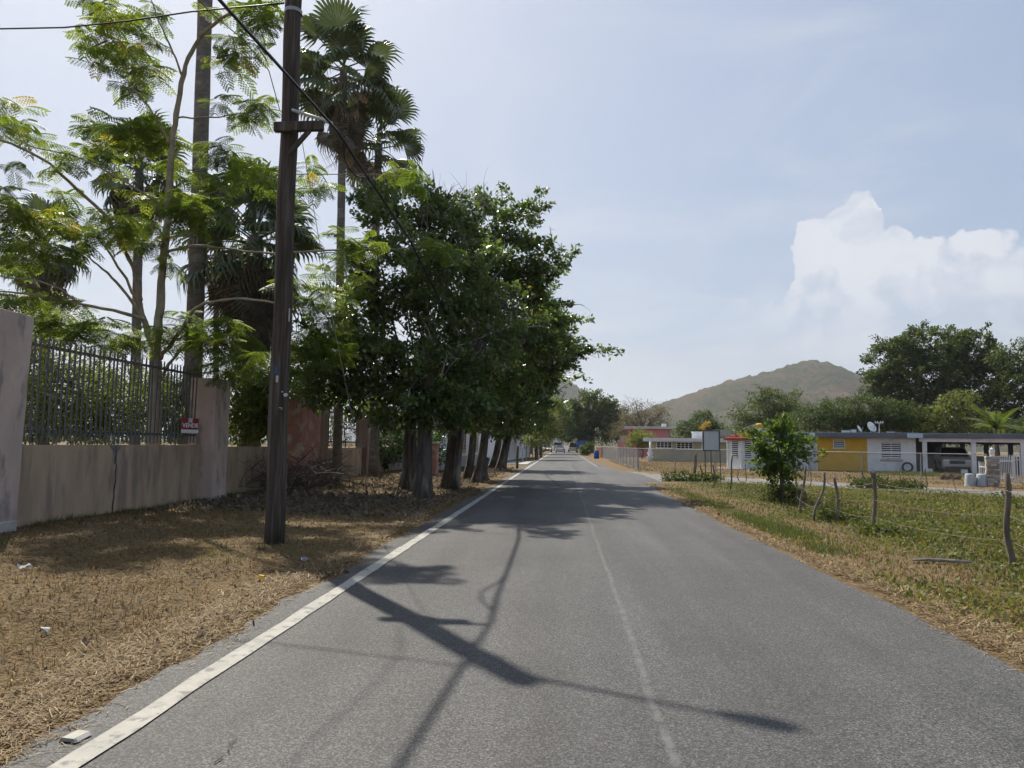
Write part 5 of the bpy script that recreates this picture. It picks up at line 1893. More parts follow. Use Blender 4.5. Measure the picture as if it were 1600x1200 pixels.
for (P, Q, a, b) in (((bx0, y0), (bxm, ym), 0.35, 0.75), ((bxm, ym), (bx1, y1), 0.28, 0.72)):
    P, Q = Vector((*P, 0)), Vector((*Q, 0))
    d = (Q - P).normalized()
    nrm = Vector((d.y, -d.x, 0))
    L = (Q - P).length
    mb = MB()
    M3 = Matrix((d, -nrm, Vector((0, 0, 1)))).transposed()
    c_ = P + d * L * (a + b) / 2
    mb.box(c_ + Vector((0, 0, 1.4)) + nrm * 0.012, (L * (b - a), 0.02, 1.15), M=M3)
    w = mb.build('window', DARKIN, house)
    for z in np.linspace(0.9, 1.9, 8):
        MB().box(c_ + Vector((0, 0, z)) + nrm * 0.04, (L * (b - a), 0.05, 0.05), M=M3).build('slat', WHITE, w)
    mb = MB()
    mb.box(c_ + Vector((0, 0, 0.78)) + nrm * 0.05, (L * (b - a) + .15, 0.10, 0.05), M=M3)
    mb.box(c_ + Vector((0, 0, 2.0)) + nrm * 0.05, (L * (b - a) + .15, 0.10, 0.05), M=M3)
    mb.build('frame', WHITE, w)
MB().span(bx0 - 0.7, bx1 + 0.3, -1.8, 0, -0.12, 0.05).build('porch_slab', CONC, house)
for x, y in ((bx0, y0), (bxm, ym), (bx1, y1)):
    MB().tube([(x, y - .02, 0), (x, y - .02, 2.1)], 0.07, 8).build('corner_trim', WHITE, house)
tag(house, 'low flat-roofed white and ochre house with carport and red tiled bay', 'house')


# things on the roof
def on_roof(px, t=2.0):
    x, z = HB.hit(px, 676, t)
    return HB.loc + Matrix.Rotation(HB.rz, 3, 'Z') @ Vector((x, t, ZR1))


def dish(px, r, label, az):
    b = on_roof(px)
    o = empty('satellite_dish', b, HB.rz)
    mb = MB()
    mb.tube([(0, 0, 0), (0, 0, r * 1.0)], 0.03, 6)
    mb.build('mast', STEEL, o)
    mb = MB()
    n = 14
    M = Matrix.Rotation(az, 3, 'Z') @ Matrix.Rotation(R(62), 3, 'X')
    rings = [(0.02, 0.0), (0.4, 0.04), (0.75, 0.14), (1.0, 0.26)]
    for (a, h) in rings:
        for k in range(n):
            th = 6.2832 * k / n
            v = M @ Vector((a * r * 0.85 * math.cos(th), a * r * math.sin(th), h * r))
            mb.v.append(tuple(v + Vector((0, 0, r * 1.0))))
    for i in range(3):
        for k in range(n):
            mb.f.append((i * n + k, i * n + (k + 1) % n, (i + 1) * n + (k + 1) % n, (i + 1) * n + k))
    mb.build('reflector', WHITE, o, smooth=True)
    mb = MB()
    f0 = M @ Vector((0, -r * 0.9, 0.2 * r)) + Vector((0, 0, r))
    f1 = M @ Vector((0, -0.2 * r, 0.95 * r)) + Vector((0, 0, r))
    mb.bar(f0, f1, 0.025, 0.025)
    mb.box(f1, (0.08, 0.08, 0.08))
    mb.build('feed_arm', STEEL, o)
    tag(o, label, 'satellite dish')


dish(1361, 0.40, 'larger white satellite dish on the flat roof', R(40))
dish(1342, 0.28, 'smaller white satellite dish left of the larger one on the roof', R(70))
b = on_roof(1374)
an = empty('antenna', b, HB.rz)
MB().tube([(0, 0, 0), (0, 0, 0.75)], 0.022, 6).build('mast', WHITE, an)
MB().box((0, 0, 0.72), (0.5, 0.05, 0.05)).build('boom', WHITE, an)
for dx in (-.24, -.1, .1, .24):
    MB().box((dx, 0, 0.78), (0.06, 0.3, 0.13)).build('element', WHITE, an)
tag(an, 'small white antenna on a mast right of the satellite dishes', 'antenna')
for px, lab, s in ((1322, 'flat white box on the roof left of the small dish', (0.55, 0.4, 0.18)), (1334, 'small white box between the flat box and the small dish', (0.35, 0.3, 0.24)), (1392, 'low white vent on the roof right of the antenna', (0.5, 0.3, 0.1))):
    b = on_roof(px)
    o = empty('roof_box', b, HB.rz)
    MB().box((0, 0, s[2] / 2), s).build('case', WHITE, o, bevel=0.02)
    MB().box((0, 0, s[2] + 0.015), (s[0] + .06, s[1] + .06, 0.03)).build('lid', CONC, o)
    tag(o, lab, 'roof box', 'boxes on the flat roof')
b = on_roof(1188, 1.5)
o = empty('water_tank', b, HB.rz)
MB().box((0, 0, 0.15), (0.9, 0.7, 0.3)).build('base', WHITE, o, bevel=0.02)
mb = MB()
mb.lathe((-0.1, 0, 0.3), [(0.33, 0), (0.34, 0.25), (0.22, 0.36), (0.1, 0.38)], 14)
mb.build('tank', YEL, o, smooth=True)
tag(o, 'yellow tank on a white base on the roof behind the red tiled bay', 'tank')

# beige house
BH = Frame((at(1017, 716, 78).x, 78, 0), -12)
bh = empty('house', BH.loc, BH.rz)
BEIGE = pmat('beige_paint', (0.43, 0.40, 0.29), (0.37, 0.345, 0.25), 1.5, 0.85)
x1_ = BH.hit(1150, 700)[0]
wn = [BH.rect(1026.5, 691, 1049, 699), BH.rect(1058, 692, 1082, 700.5)]
zt = BH.hit(1030, 690)[1]
mb = MB()
holed_wall(mb, 0, x1_, -0.2, zt, 0, 0.15, wn)
mb.span(0.001, 0.15, 0.151, 6, -0.2, zt)
mb.span(x1_ - .15, x1_ - .001, 0.151, 6, -0.2, zt)
mb.span(0.16, x1_ - .16, 5.9, 6.0, -0.2, zt)
mb.build('wall', BEIGE, bh)
mb = MB()
mb.span(-0.75, x1_ + 0.5, -0.6, 6.5, zt + .001, BH.hit(1030, 684.5)[1])
mb.build('roof', pmat('pale_fascia', (0.62, 0.63, 0.64), (0.52, 0.53, 0.54), 2, 0.8), bh, bevel=0.02)
for r_ in wn:
    w = louvre_window(bh, *r_, 0, 4, 4, 0.07, slats=False)
    for k in range(1, 3):
        z = r_[2] + (r_[3] - r_[2]) * k / 3
        MB().span(r_[0], r_[1], -0.01, 0.02, z - .015, z + .015).build('glazing_bar', WHITE, w)
x0, x1b, z0, z1 = BH.rect(1096, 689, 1102, 703, -0.02)
MB().span(x0, x1b, -0.05, -0.003, z0, z1).build('shutter', WHITE, bh)
tag(bh, 'beige flat-roofed house with two rows of white-framed windows', 'house')
b = BH.loc + Matrix.Rotation(BH.rz, 3, 'Z') @ Vector((BH.hit(1089, 683, 2)[0], 2, BH.hit(1030, 684.5)[1]))
o = empty('water_tank', b, BH.rz)
MB().box((0, 0, 0.32), (1.0, 0.9, 0.64)).build('case', WHITE, o, bevel=0.04)
MB().box((0, 0, 0.69), (1.2, 1.1, 0.09)).build('lid', WHITE, o, bevel=0.02)
tag(o, 'white box tank on the roof of the beige house', 'tank')
# stacked white ornament at the corner of the beige house
oc = at(1016, 716, 76)
oc.z = 0
mb = MB()
mb.lathe((0, 0, 0), [(0.25, 0), (0.16, 0.2), (0.42, 0.45), (0.15, 0.6), (0.32, 0.85), (0.12, 1.0), (0.22, 1.2), (0.10, 1.35), (0.10, 2.0)], 12)
o = mb.build('garden_fountain', WHITE, loc=oc, smooth=True)
tag(o, 'white tiered garden fountain at the corner of the beige house', 'fountain')

# pink house behind
PH = Frame((at(981, 705, 104).x, 104, 0), -10)
ph = empty('house', PH.loc, PH.rz)
PINKW = pmat('pink_house_paint', (0.56, 0.22, 0.235), (0.48, 0.19, 0.20), 1.5, 0.85)
xe = PH.hit(1043, 690)[0]
zt = PH.hit(981, 670)[1]
h1 = PH.rect(986, 672, 1000, 684)
mb = MB()
holed_wall(mb, 0, xe, -0.2, zt, 0, 0.2, [h1])
mb.span(0.001, 0.2, 0.201, 6, -0.2, zt)
mb.span(xe - .2, xe - .001, 0.201, 6, -0.2, zt)
mb.build('wall', PINKW, ph)
MB().span(h1[0] - .1, h1[1] + .1, 1.2, 1.3, h1[2] - .1, h1[3] + .1).build('recess', DARKIN, ph)
mb = MB()
mb.span(-0.5, xe + 0.5, -0.4, 6.4, zt + .001, zt + 0.33)
mb.build('roof', pmat('grey_fascia', (0.52, 0.52, 0.53), (0.42, 0.42, 0.43), 2, 0.85), ph, bevel=0.02)
x, z = PH.hit(1037, 667, 1)
MB().span(x - .3, x + .35, 0.6, 1.2, zt + 0.331, zt + 0.75).build('roof_hatch', WHITE, ph, bevel=0.02)
x0, x1b, z0, z1 = PH.rect(965, 690, 981, 710, -1.5)
MB().span(x0, 0.5, -1.6, -1.45, -0.2, z1).build('terrace_wall', PINKW, ph)
x0, x1b, z0, z1 = PH.rect(969, 681, 979, 690, 1)
MB().span(x0, x1b, 1, 1.3, z0, z1).build('balcony_block', BEIGE, ph)
tag(ph, 'two-storey pink house with grey roof edge behind the beige house', 'house')
# grey roofed shed behind the sign board
gs = empty('shed', (at(1122, 700, 96).x, 96, 0), R(-10))
MB().span(-2.2, 2.0, 0, 4, 0, 2.9).build('wall', BEIGE, gs)
mb = MB()
mb.prism([(-2.6, 2.9), (2.5, 2.9), (2.5, 3.1), (0.9, 3.75), (-0.6, 3.75), (-2.6, 3.1)], 4.6, (0, -0.3, 0), (1, 0, 0), (0, 0, 1), (0, 1, 0))
mb.build('roof', pmat('zinc_roof', (0.45, 0.46, 0.47), (0.36, 0.37, 0.38), 3, 0.6), gs)
tag(gs, 'grey metal-roofed shed half hidden behind the blank sign board', 'shed')


# white buildings on the left behind the tree row
def left_building(label, A, B, h, wins, base_mat=None, depth=6.0, wy=None, wallm=WWALL):
    A, B = Vector((*A, 0)), Vector((*B, 0))
    d = B - A
    L = d.length
    o = empty('house', A, math.atan2(d.y, d.x))
    mb = MB()
    holed_wall(mb, 0, L, -0.1, h, 0, 0.15, wins)
    mb.span(0.0, 0.15, 0.151, depth, -0.1, h)
    mb.span(L - .15, L, 0.151, depth, -0.1, h)
    # the facade looks at the road, so the body lies to the left of the line
    mb.build('wall', wallm, o)
    MB().span(-0.4, L + 0.4, -0.5, depth + .3, h + .001, h + 0.3).build('roof', CONC, o, bevel=0.02)
    for r_ in wins:
        louvre_window(o, *r_, 0, 2, 6, 0.06, fm=wy or WHITE)
    if base_mat:
        MB().span(0, L, -0.06, -0.002, -0.1, 0.75).build('plinth', base_mat, o)
    tag(o, label, 'house')
    return o


left_building('white house with a barred window right behind the first tree trunks', (-6.8, 40.5), (-6.0, 55), 3.0, [(2.2, 3.3, 1.0, 2.2), (6, 7.6, 1.0, 2.2), (11, 12.4, 1.0, 2.2)], pmat('grey_plinth', (0.36, 0.36, 0.36), None, 3, 0.9), depth=2.4, wy=pmat('cream_frame', (0.62, 0.52, 0.30), None, 4, 0.7))
left_building('long white building with dark windows beyond the tree row', (-5.6, 60), (-4.2, 92), 2.9, [(4 + 5.4 * k, 5.6 + 5.4 * k, 0.9, 2.2) for k in range(5)])
rp = at(672, 712, 33.5)
rp.z = 0
ro = empty('gate_post', rp)
MB().box((0, 0, 0.75), (0.7, 0.6, 1.5)).build('shaft', ROSE, ro, bevel=0.03)
MB().box((0, 0, 1.55), (0.82, 0.72, 0.1)).build('cap', CONC, ro, bevel=0.02)
tag(ro, 'salmon plastered gate post seen between the first trunks', 'gate post')

# ------------------------------------------------------------------ chain link fence
FENCEM = pmat('fence_wire', (0.30, 0.31, 0.32), (0.24, 0.25, 0.26), 6, 0.6, metal=0.3)


def chain_fence(label, pts, h, spacing, diamond=0.12, wire=0.0025, end_thick=0.05, sag=0.02):
    root = empty('chain_link_fence', (pts[0][0], pts[0][1], 0))
    o0 = Vector(root.location)
    for a, b in zip(pts[:-1], pts[1:]):
        a, b = Vector((*a, 0)), Vector((*b, 0))
        L = (b - a).length
        d = (b - a) / L
        n = max(1, round(L / spacing))
        for i in range(n + 1):
            if i == n and b != Vector((*pts[-1], 0)):
                continue
            p = a + d * (L * i / n) - o0
            thick = end_thick if i == 0 or i == n else 0.03
            MB().tube([p + Vector((0, 0, -0.1)), p + Vector((random.gauss(0, .01), 0, h + 0.03))], thick, 8).build('post', STEEL, root)
        MB().tube([a - o0 + Vector((0, 0, h)), b - o0 + Vector((0, 0, h))], 0.022, 6).build('top_rail', STEEL, root)
        MB().tube([a - o0 + Vector((0, 0, 0.08)), b - o0 + Vector((0, 0, 0.08))], 0.010, 5).build('bottom_wire', STEEL, root)
        m = int(L / diamond)
        nrm = Vector((-d.y, d.x, 0))
        Vs, Fs = [], []
        H = h - 0.08
        for s in (-1, 1):
            for i in range(-int(H / diamond), m + int(H / diamond)):
                x0, z0 = i * diamond, 0.08
                x1, z1 = i * diamond + s * H, h
                # clip to the panel
                def clip(x0, z0, x1, z1):
                    t0, t1 = 0.0, 1.0
                    dx = x1 - x0
                    for lo, hi in ((0, L),):
                        ta, tb = (lo - x0) / dx, (hi - x0) / dx
                        if ta > tb:
                            ta, tb = tb, ta
                        t0, t1 = max(t0, ta), min(t1, tb)
                    return t0, t1
                t0, t1 = clip(x0, z0, x1, z1)
                if t1 - t0 < 0.02:
                    continue
                A_ = a - o0 + d * (x0 + (x1 - x0) * t0) + Vector((0, 0, z0 + (z1 - z0) * t0))
                B_ = a - o0 + d * (x0 + (x1 - x0) * t1) + Vector((0, 0, z0 + (z1 - z0) * t1))
                u = (B_ - A_).normalized()
                w = u.cross(nrm) * wire
                k = len(Vs)
                Vs += [A_ - w, A_ + w, A_ + nrm * wire * 1.6, B_ - w, B_ + w, B_ + nrm * wire * 1.6]
                Fs += [(k, k + 1, k + 4, k + 3), (k + 1, k + 2, k + 5, k + 4), (k + 2, k, k + 3, k + 5)]
        V = np.array([list(v) for v in Vs])
        np_obj('wire_mesh', V, np.array(Fs), FENCEM, root)['kind'] = 'stuff'
    tag(root, label, 'fence')
    return root


g0, g1 = gnd(997, 734.5), gnd(1542, 757)
chain_fence('chain link fence running along the road and turning along the side road', [(4.9, 92), (g0.x, g0.y), (g1.x, g1.y)], 1.38, 2.9)

# ------------------------------------------------------------------ street furniture right of the road
def post_thing(name, label, cat, base, top, r0, r1, mat, crook=0.05, group=None, n=8, sides=8, fork=False):
    base, top = Vector(base), Vector(top)
    o0 = Vector(base)
    pts, rad = [], []
    ph1 = random.uniform(0, 6)
    for i in range(n + 1):
        t = i / n
        p = base.lerp(top, t) - o0
        if 0 < i:
            p += Vector((crook * math.sin(ph1 + t * 5) * min(1, t * 3), crook * math.cos(ph1 * 2 + t * 4) * .5, 0))
        pts.append(p)
        rad.append(r0 + (r1 - r0) * t)
    pts[0].z -= 0.08
    mb = MB()
    mb.tube(pts, rad, sides, jit=0.10)
    if fork:
        mb.tube([pts[-2], pts[-1] + Vector((-0.07, 0, 0.02))], [r1 * 0.8, r1 * 0.7], sides, jit=0.1)
    o = mb.build(name, mat, None, smooth=True, loc=o0)
    tag(o, label, cat, group)
    return o


def post_px(label, bx, by, tx, ty, r, fork=False, crook=0.05, name='fence_post'):
    b = gnd(bx, by)
    t = at(tx, ty, b.y)
    b.z = zgf(b.x, b.y)
    post_thing(name, label, 'fence post', b, t, r * 0.72, r * 0.58, POSTWOOD, crook * 0.8, 'crooked wooden posts of the field fence', fork=fork)
    return b, t


PG = []
PG.append(post_px('crooked post hidden in the leaves at the foot of the small field tree', 1219, 786, 1222, 741, 0.035))
PG.append(post_px('first crooked post right of the small field tree', 1243, 791, 1247, 722, 0.028))
PG.append(post_px('second crooked post right of the small field tree', 1250, 803, 1258, 728, 0.045, crook=0.03))
PG.append(post_px('third post right of the small field tree, bent over at the top', 1271, 815, 1288, 738, 0.042, crook=0.08))
PG.append(post_px('fourth post right of the small field tree, with a stubby knob top', 1309, 817, 1305, 746, 0.05, crook=0.05))
PG.append(post_px('thickest upright post with a forked top, in the middle of the field fence', 1364, 835, 1367, 737, 0.055, True, 0.03))
PG.append(post_px('large leaning grey post at the right edge of the field fence', 1586, 887, 1566, 739, 0.058, False, 0.06))
post_px('thin post at the back of the field in front of the white wall', 1447, 769, 1447, 731, 0.032)
post_px('short leaning stick at the back of the field below the yellow wall', 1351, 759, 1346, 732, 0.035)
post_px('leaning stick at the back of the field below the hose coil', 1403, 758, 1409, 739, 0.035)
post_px('thin stick at the back of the field in front of the parked car', 1493, 768, 1490, 738, 0.02)
post_px('thin straight stake right behind the small field tree', 1266, 759, 1267, 726, 0.028)
post_px('curved dark post between the sign board and the tiled bay', 1114, 763, 1118, 725, 0.045, crook=0.10)
post_px('tall dark post in front of the tiled bay', 1141, 767, 1145, 711, 0.045, crook=0.03)
post_px('short leaning stick just right of the tall dark post', 1156, 751, 1151, 734, 0.035)
post_px('thin stake in front of the right window of the tiled bay', 1165, 752, 1166, 722, 0.03)
post_px('thick weathered stump left of the sign board', 1085, 741, 1087, 709, 0.13, False, 0.03)
post_px('short post in the vines between the stump and the sign board', 1096, 752, 1094, 727, 0.05)
# barbed wire along the field fence
bw = empty('barbed_wire', PG[0][0])
wm = pmat('rusty_wire', (0.20, 0.17, 0.15), (0.12, 0.09, 0.07), 20, 0.8)
seq = PG[:] + [(Vector((12.0, 5.2, 0)), Vector((12.0, 5.2, 1.4)))]
seq = PG[:7] + [(gnd(1800, 980), at(1790, 760, gnd(1800, 980).y))]
for f in (0.28, 0.55, 0.82):
    pts = [b.lerp(t, f) - Vector(PG[0][0]) for b, t in seq]
    mb = MB()
    line = sag_line(pts, 0.6, 8)
    mb.tube(line, 0.005, 4)
    for i in range(1, len(line) - 1):
        p = line[i]
        mb.bar(p + Vector((0.02, 0, 0.02)), p - Vector((0.02, 0, 0.02)), 0.003, 0.003)
        mb.bar(p + Vector((0, 0.02, -0.02)), p - Vector((0, 0.02, -0.02)), 0.003, 0.003)
    mb.build('strand', wm, bw)
tag(bw, 'rusty barbed wire strung between the crooked posts of the field', 'wire')
# stick on the ground
a, b = gnd(1425, 881), gnd(1518, 884)
mb = MB()
mb.tube([Vector((0, 0, 0.05)), (b - a) * 0.3 + Vector((0, 0.04, 0.06)), (b - a) * 0.7 + Vector((0, -0.03, 0.06)), (b - a) + Vector((0, 0, 0.05))], [0.012, 0.026, 0.024, 0.016], 7, jit=0.1)
tag(mb.build('fallen_stick', TWIG, loc=Vector((a.x, a.y, zgf(a.x, a.y)))), 'bare stick lying on the weeds at the right', 'stick')

# small tree in the field
tb = gnd(1222, 787)
leafy_tree('small_tree', 'small bright leafy tree growing in the fence line of the field', [(tb + Vector((0, 0, -.05)), 0.06), (at(1222, 760, tb.y), 0.05), (at(1219, 720, tb.y), 0.04), (at(1214, 690, tb.y), 0.03)],
           lobes_px([(1218, 705, 42, 34, tb.y), (1200, 690, 26, 22, tb.y), (1240, 690, 26, 24, tb.y), (1222, 662, 14, 16, tb.y), (1222, 740, 26, 28, tb.y), (1205, 722, 26, 20, tb.y), (1228, 645, 7, 9, tb.y)]),
           MAT['feather_leaf'], 260, 16, 0.095, 0.06, 0.17, 26, BARK, None, 0.25, up=0.4, tn=7, tint0=0.08, low=-1, shoots=44, shoot_len=0.5)


def weeds(label, px0, px1, py, n, hgt, leafm, L=0.09, name='weed_clump', cat='weeds', tint0=0.4):
    c = gnd((px0 + px1) / 2, py)
    lob = []
    for k in range(4):
        p = gnd(px0 + (px1 - px0) * (k + .5) / 4, py)
        lob.append(((p.x, p.y, hgt * random.uniform(0.35, 0.6)), ((px1 - px0) / 4 * 0.75 * p.y / FPX, 0.5, hgt * random.uniform(0.5, 0.9))))
    bush(label, name, lob, leafm, n, 14, L, L * 0.5, 0.18, base=(c.x, c.y, 0), tint0=tint0, limbs=10, cat=cat, r=0.015)


weeds('vines and weeds around the foot of the blank sign board', 1040, 1125, 752, 150, 0.34, MAT['field_leaf'], 0.12, tint0=0.15)
weeds('low dark weeds at the back of the field below the ochre wall', 1328, 1392, 762, 110, 0.35, MAT['field_leaf'], 0.10, tint0=0.1)
weeds('low dark weeds at the back of the field below the hose coil', 1392, 1440, 764, 90, 0.32, MAT['field_leaf'], 0.10, tint0=0.1)
weeds('leafy weeds around the foot of the small field tree', 1195, 1260, 786, 110, 0.45, MAT['field_leaf'], 0.09, tint0=0.2)
weeds('green weeds around the middle posts of the field fence', 1285, 1345, 815, 110, 0.22, MAT['field_leaf'], 0.08, tint0=0.3)
weeds('green weeds at the foot of the thick forked post', 1345, 1400, 836, 70, 0.16, MAT['field_leaf'], 0.07, tint0=0.3)
weeds('green weeds at the far right edge behind the leaning post', 1560, 1660, 795, 90, 0.3, MAT['field_leaf'], 0.08, tint0=0.25)

# blank sign board seen from behind
sb = gnd(1112, 752)
so = empty('sign_board', (sb.x, sb.y, 0), R(-6))
SBm = pmat('board_grey', (0.55, 0.57, 0.60), (0.50, 0.52, 0.55), 2, 0.6)
k = sb.y / FPX
zt, zb = at(1112, 673, sb.y).z, at(1112, 704, sb.y).z
hw = 12.0 * k
MB().box((0, 0, (zt + zb) / 2), (hw * 2, 0.03, zt - zb)).build('panel', SBm, so)
mb = MB()
for x in (-hw, hw):
    mb.box((x, 0, (zt + zb) / 2), (0.06, 0.06, zt - zb + .06))
for z in (zt, zb):
    mb.box((0, 0, z), (hw * 2 - .062, 0.058, 0.05))
mb.build('frame', RUSTY, so)
for dx in (-0.26, 0.0, 0.40):
    MB().tube([(dx, 0.03, -0.1), (dx - 0.02, 0.03, zb)], 0.024, 6).build('leg', RUSTY, so)
tag(so, 'blank grey sign board on three thin legs at the junction', 'sign board')

# tubs, pillar with lamp, gate, stones
TUB = pmat('pale_plastic', (0.40, 0.44, 0.48), (0.34, 0.375, 0.41), 3, 0.6)


def tub(label, px, py, w):
    b = gnd(px, py)
    b.z = zgf(b.x, b.y)
    o = empty('tub', b)
    r = w / 2 * b.y / FPX
    mb = MB()
    mb.lathe((0, 0, 0), [(r, 0), (r * 0.98, 0.1), (r * 0.93, 0.3), (r * 0.84, 0.50), (r * 0.80, 0.53), (r * 0.5, 0.54)], 16)
    mb.build('body', TUB, o, smooth=True)
    mb = MB()
    mb.lathe((0, 0, 0), [(r * 1.06, 0.0), (r * 1.06, 0.05), (r * 1.0, 0.06)], 16)
    mb.build('rim', TUB, o, smooth=True)
    tag(o, label, 'tub', 'upturned tubs beside the stone pillar')


tub('upturned grey plastic tub, left one of the pair by the stone pillar', 1516, 760, 15)
tub('upturned grey plastic tub, right one of the pair touching the stone pillar', 1535, 760.5, 17)
sp = gnd(1552, 761)
sp.z = zgf(sp.x, sp.y)
spo = empty('stone_pillar', sp, R(-20))
STONE = [pmat('ledge_stone_a', (0.42, 0.38, 0.33), (0.30, 0.27, 0.24), 8, 0.9, bump=0.5), pmat('ledge_stone_b', (0.52, 0.49, 0.45), (0.42, 0.39, 0.35), 8, 0.9, bump=0.5), pmat('ledge_stone_c', (0.30, 0.26, 0.22), (0.22, 0.19, 0.16), 8, 0.9, bump=0.5)]
MB().box((0, 0, 0.6), (0.40, 0.40, 1.3)).build('core', CEMENT, spo)
z = 0.0
while z < 1.2:
    h = random.uniform(0.06, 0.12)
    x = -0.23
    while x < 0.2:
        w = min(random.uniform(0.12, 0.28), 0.23 - x)
        MB().box((x + w / 2, -0.21 + random.uniform(-.02, .01), z + h / 2), (w - 0.012, 0.09, h - 0.012)).build('stone', random.choice(STONE), spo)
        MB().box((-0.21 + random.uniform(-.02, .01), x + w / 2 + .02, z + h / 2), (0.09, w - 0.012, h - 0.014)).build('stone', random.choice(STONE), spo)
        x += w
    z += h
MB().box((0, 0, 1.28), (0.52, 0.52, 0.07)).build('cap', CONC, spo, bevel=0.01)
tag(spo, 'stone clad gate pillar at the end of the chain link fence', 'pillar')
lo = empty('pillar_lamp', sp + Vector((0, 0, 1.315)))
mb = MB()
mb.lathe((0, 0, 0), [(0.08, 0), (0.05, 0.04), (0.04, 0.08), (0.10, 0.11)], 10)
mb.build('base', WHITE, lo, smooth=True)
mb = MB()
mb.lathe((0, 0, 0), [(0.09, 0.11), (0.11, 0.2), (0.10, 0.26), (0.06, 0.29)], 10)
mb.build('globe', pmat('frosted_glass', (0.74, 0.74, 0.72), None, 3, 0.3), lo, smooth=True)
mb = MB()
mb.lathe((0, 0, 0), [(0.12, 0.285), (0.06, 0.33), (0.015, 0.36), (0.012, 0.40)], 10)
mb.build('finial', WHITE, lo, smooth=True)
tag(lo, 'small white lantern standing on the stone pillar', 'lantern')
GATEW = pmat('gate_white', (0.66, 0.67, 0.69), (0.58, 0.59, 0.61), 4, 0.5)


def gate(label, px0, px1, ptopy, pboty, D0, D1, nb, name='gate', kind='gate', arch=0.0):
    a, b = at(px0, pboty, D0), at(px1, pboty, D1)
    zt = at(px0, ptopy, D0).z
    zb = max(0.12, a.z)
    a.z = b.z = 0
    o = empty(name, a, math.atan2((b - a).y, (b - a).x))
    L = (b - a).length
    mb = MB()
    for z in (zb, zt - 0.25):
        mb.box((L / 2, 0, z), (L - .061, 0.04, 0.04))
    for x in (0, L):
        mb.box((x, 0, (zb + zt) / 2 - 0.05), (0.06, 0.06, zt - zb + 0.1))
    mb.build('frame', GATEW, o)
    for i in range(1, nb):
        t = i / nb
        h = zt - 0.02 + arch * math.sin(math.pi * t)
        MB().box((L * t, -0.005, (zb - 0.05 + h) / 2), (0.035, 0.026, h - zb + 0.05)).build('bar', GATEW, o)
    tag(o, label, kind)


gate('white barred gate right of the stone pillar, left leaf', 1562, 1584, 712, 748, 33.5, 35.0, 8, arch=0.08)
gate('white barred gate cut off by the right edge of the picture', 1586, 1640, 709, 752, 32.5, 31.5, 12, arch=0.1)
gate('short pale railing behind the right tub beside the stone pillar', 1531, 1543, 721, 744, 38, 36.5, 4, 'railing', 'railing')
for px, w, lab in ((1479, 0.55, 'larger brown lava stone in front of the parked car'), (1494, 0.42, 'smaller brown lava stone right of the larger one')):
    b = gnd(px, 750)
    mb = MB()
    bm = bmesh.new()
    bmesh.ops.create_icosphere(bm, subdivisions=3, radius=1)
    for v in bm.verts:
        f = 1 + 0.16 * float(vnoise(v.co.x * 3, v.co.y * 3 + v.co.z * 2, 1.3, px)) + random.uniform(-.03, .03)
        v.co = Vector((v.co.x * w * 0.6 * f, v.co.y * w * 0.5 * f, v.co.z * w * 0.42 * f))
    me = bpy.data.meshes.new('stone')
    bm.to_mesh(me)
    bm.free()
    me.materials.append(pmat('lava_stone', (0.14, 0.085, 0.06), (0.08, 0.05, 0.04), 9, 0.95, bump=0.8))
    o = link(bpy.data.objects.new('garden_stone', me))
    o.location = (b.x, b.y, zgf(b.x, b.y) + w * 0.24)
    tag(o, lab, 'stone', 'garden stones')
# lawn patch by the carport
P = []
c = HB.loc + Matrix.Rotation(HB.rz, 3, 'Z') @ Vector((HB.hit(1440, 745, -2)[0] - 0.2, -2.0, 0))
n = 7000
x = c.x + 1.5 * rng.normal(size=n)
y = c.y - 0.8 + 1.6 * rng.normal(size=n)
V, F = blades(np.stack([x, y, zg(x, y)], 1), 0.16, 0.03, 0.6)
tag(np_obj('lawn_tuft', V, F, MAT['lawn'], tint=rng.uniform(0, 1, n)), 'bright green grass growing beside the carport', 'grass', kind='stuff')

# things along the far right side of the road
b = gnd(932, 716.5)
o = empty('barrel', (b.x, b.y, 0))
mb = MB()
mb.lathe((0, 0, 0), [(0.30, 0), (0.31, 0.03), (0.30, 0.30), (0.315, 0.32), (0.30, 0.34), (0.30, 0.60), (0.315, 0.62), (0.30, 0.64), (0.305, 0.90), (0.28, 0.92)], 14)
mb.build('drum', pmat('barrel_blue', (0.03, 0.10, 0.34), (0.025, 0.08, 0.28), 4, 0.45), o, smooth=True)
MB().tube([(0, 0, 0.92), (0, 0, 0.95)], 0.27, 14).build('lid', pmat('barrel_blue', (0, 0, 0)), o)
tag(o, 'blue barrel at the far end of the chain link fence', 'barrel')
f = empty('low_fence', (4.9, 93, 0))
pk = pmat('salmon_paint', (0.46, 0.24, 0.16), (0.38, 0.2, 0.14), 4, 0.8)
for i in range(14):
    MB().box((0, 0.25 + 1.1 * i, 0.6), (0.3, 0.35, 1.2)).build('pillar', pk, f)
    MB().box((0, 0.25 + 1.1 * i, 1.25), (0.42, 0.5, 0.12)).build('cap', pk, f)
MB().span(-0.08, 0.08, 0.1, 15, 0.3, 0.9).build('panel', CONC, f)
tag(f, 'salmon coloured low fence with capped pillars beyond the blue barrel', 'fence')
b = at(909, 700, 118)
o = empty('notice_board', (b.x, b.y, 0))
MB().box((0, 0, 1.6), (1.6, 0.08, 1.3)).build('panel', pmat('notice_blue', (0.06, 0.13, 0.36), None, 3, 0.5), o)
for dx in (-.6, .6):
    MB().box((dx, 0.06, 0.7), (0.08, 0.06, 1.8)).build('leg', STEEL, o)
tag(o, 'small blue notice board beyond the salmon fence', 'sign')
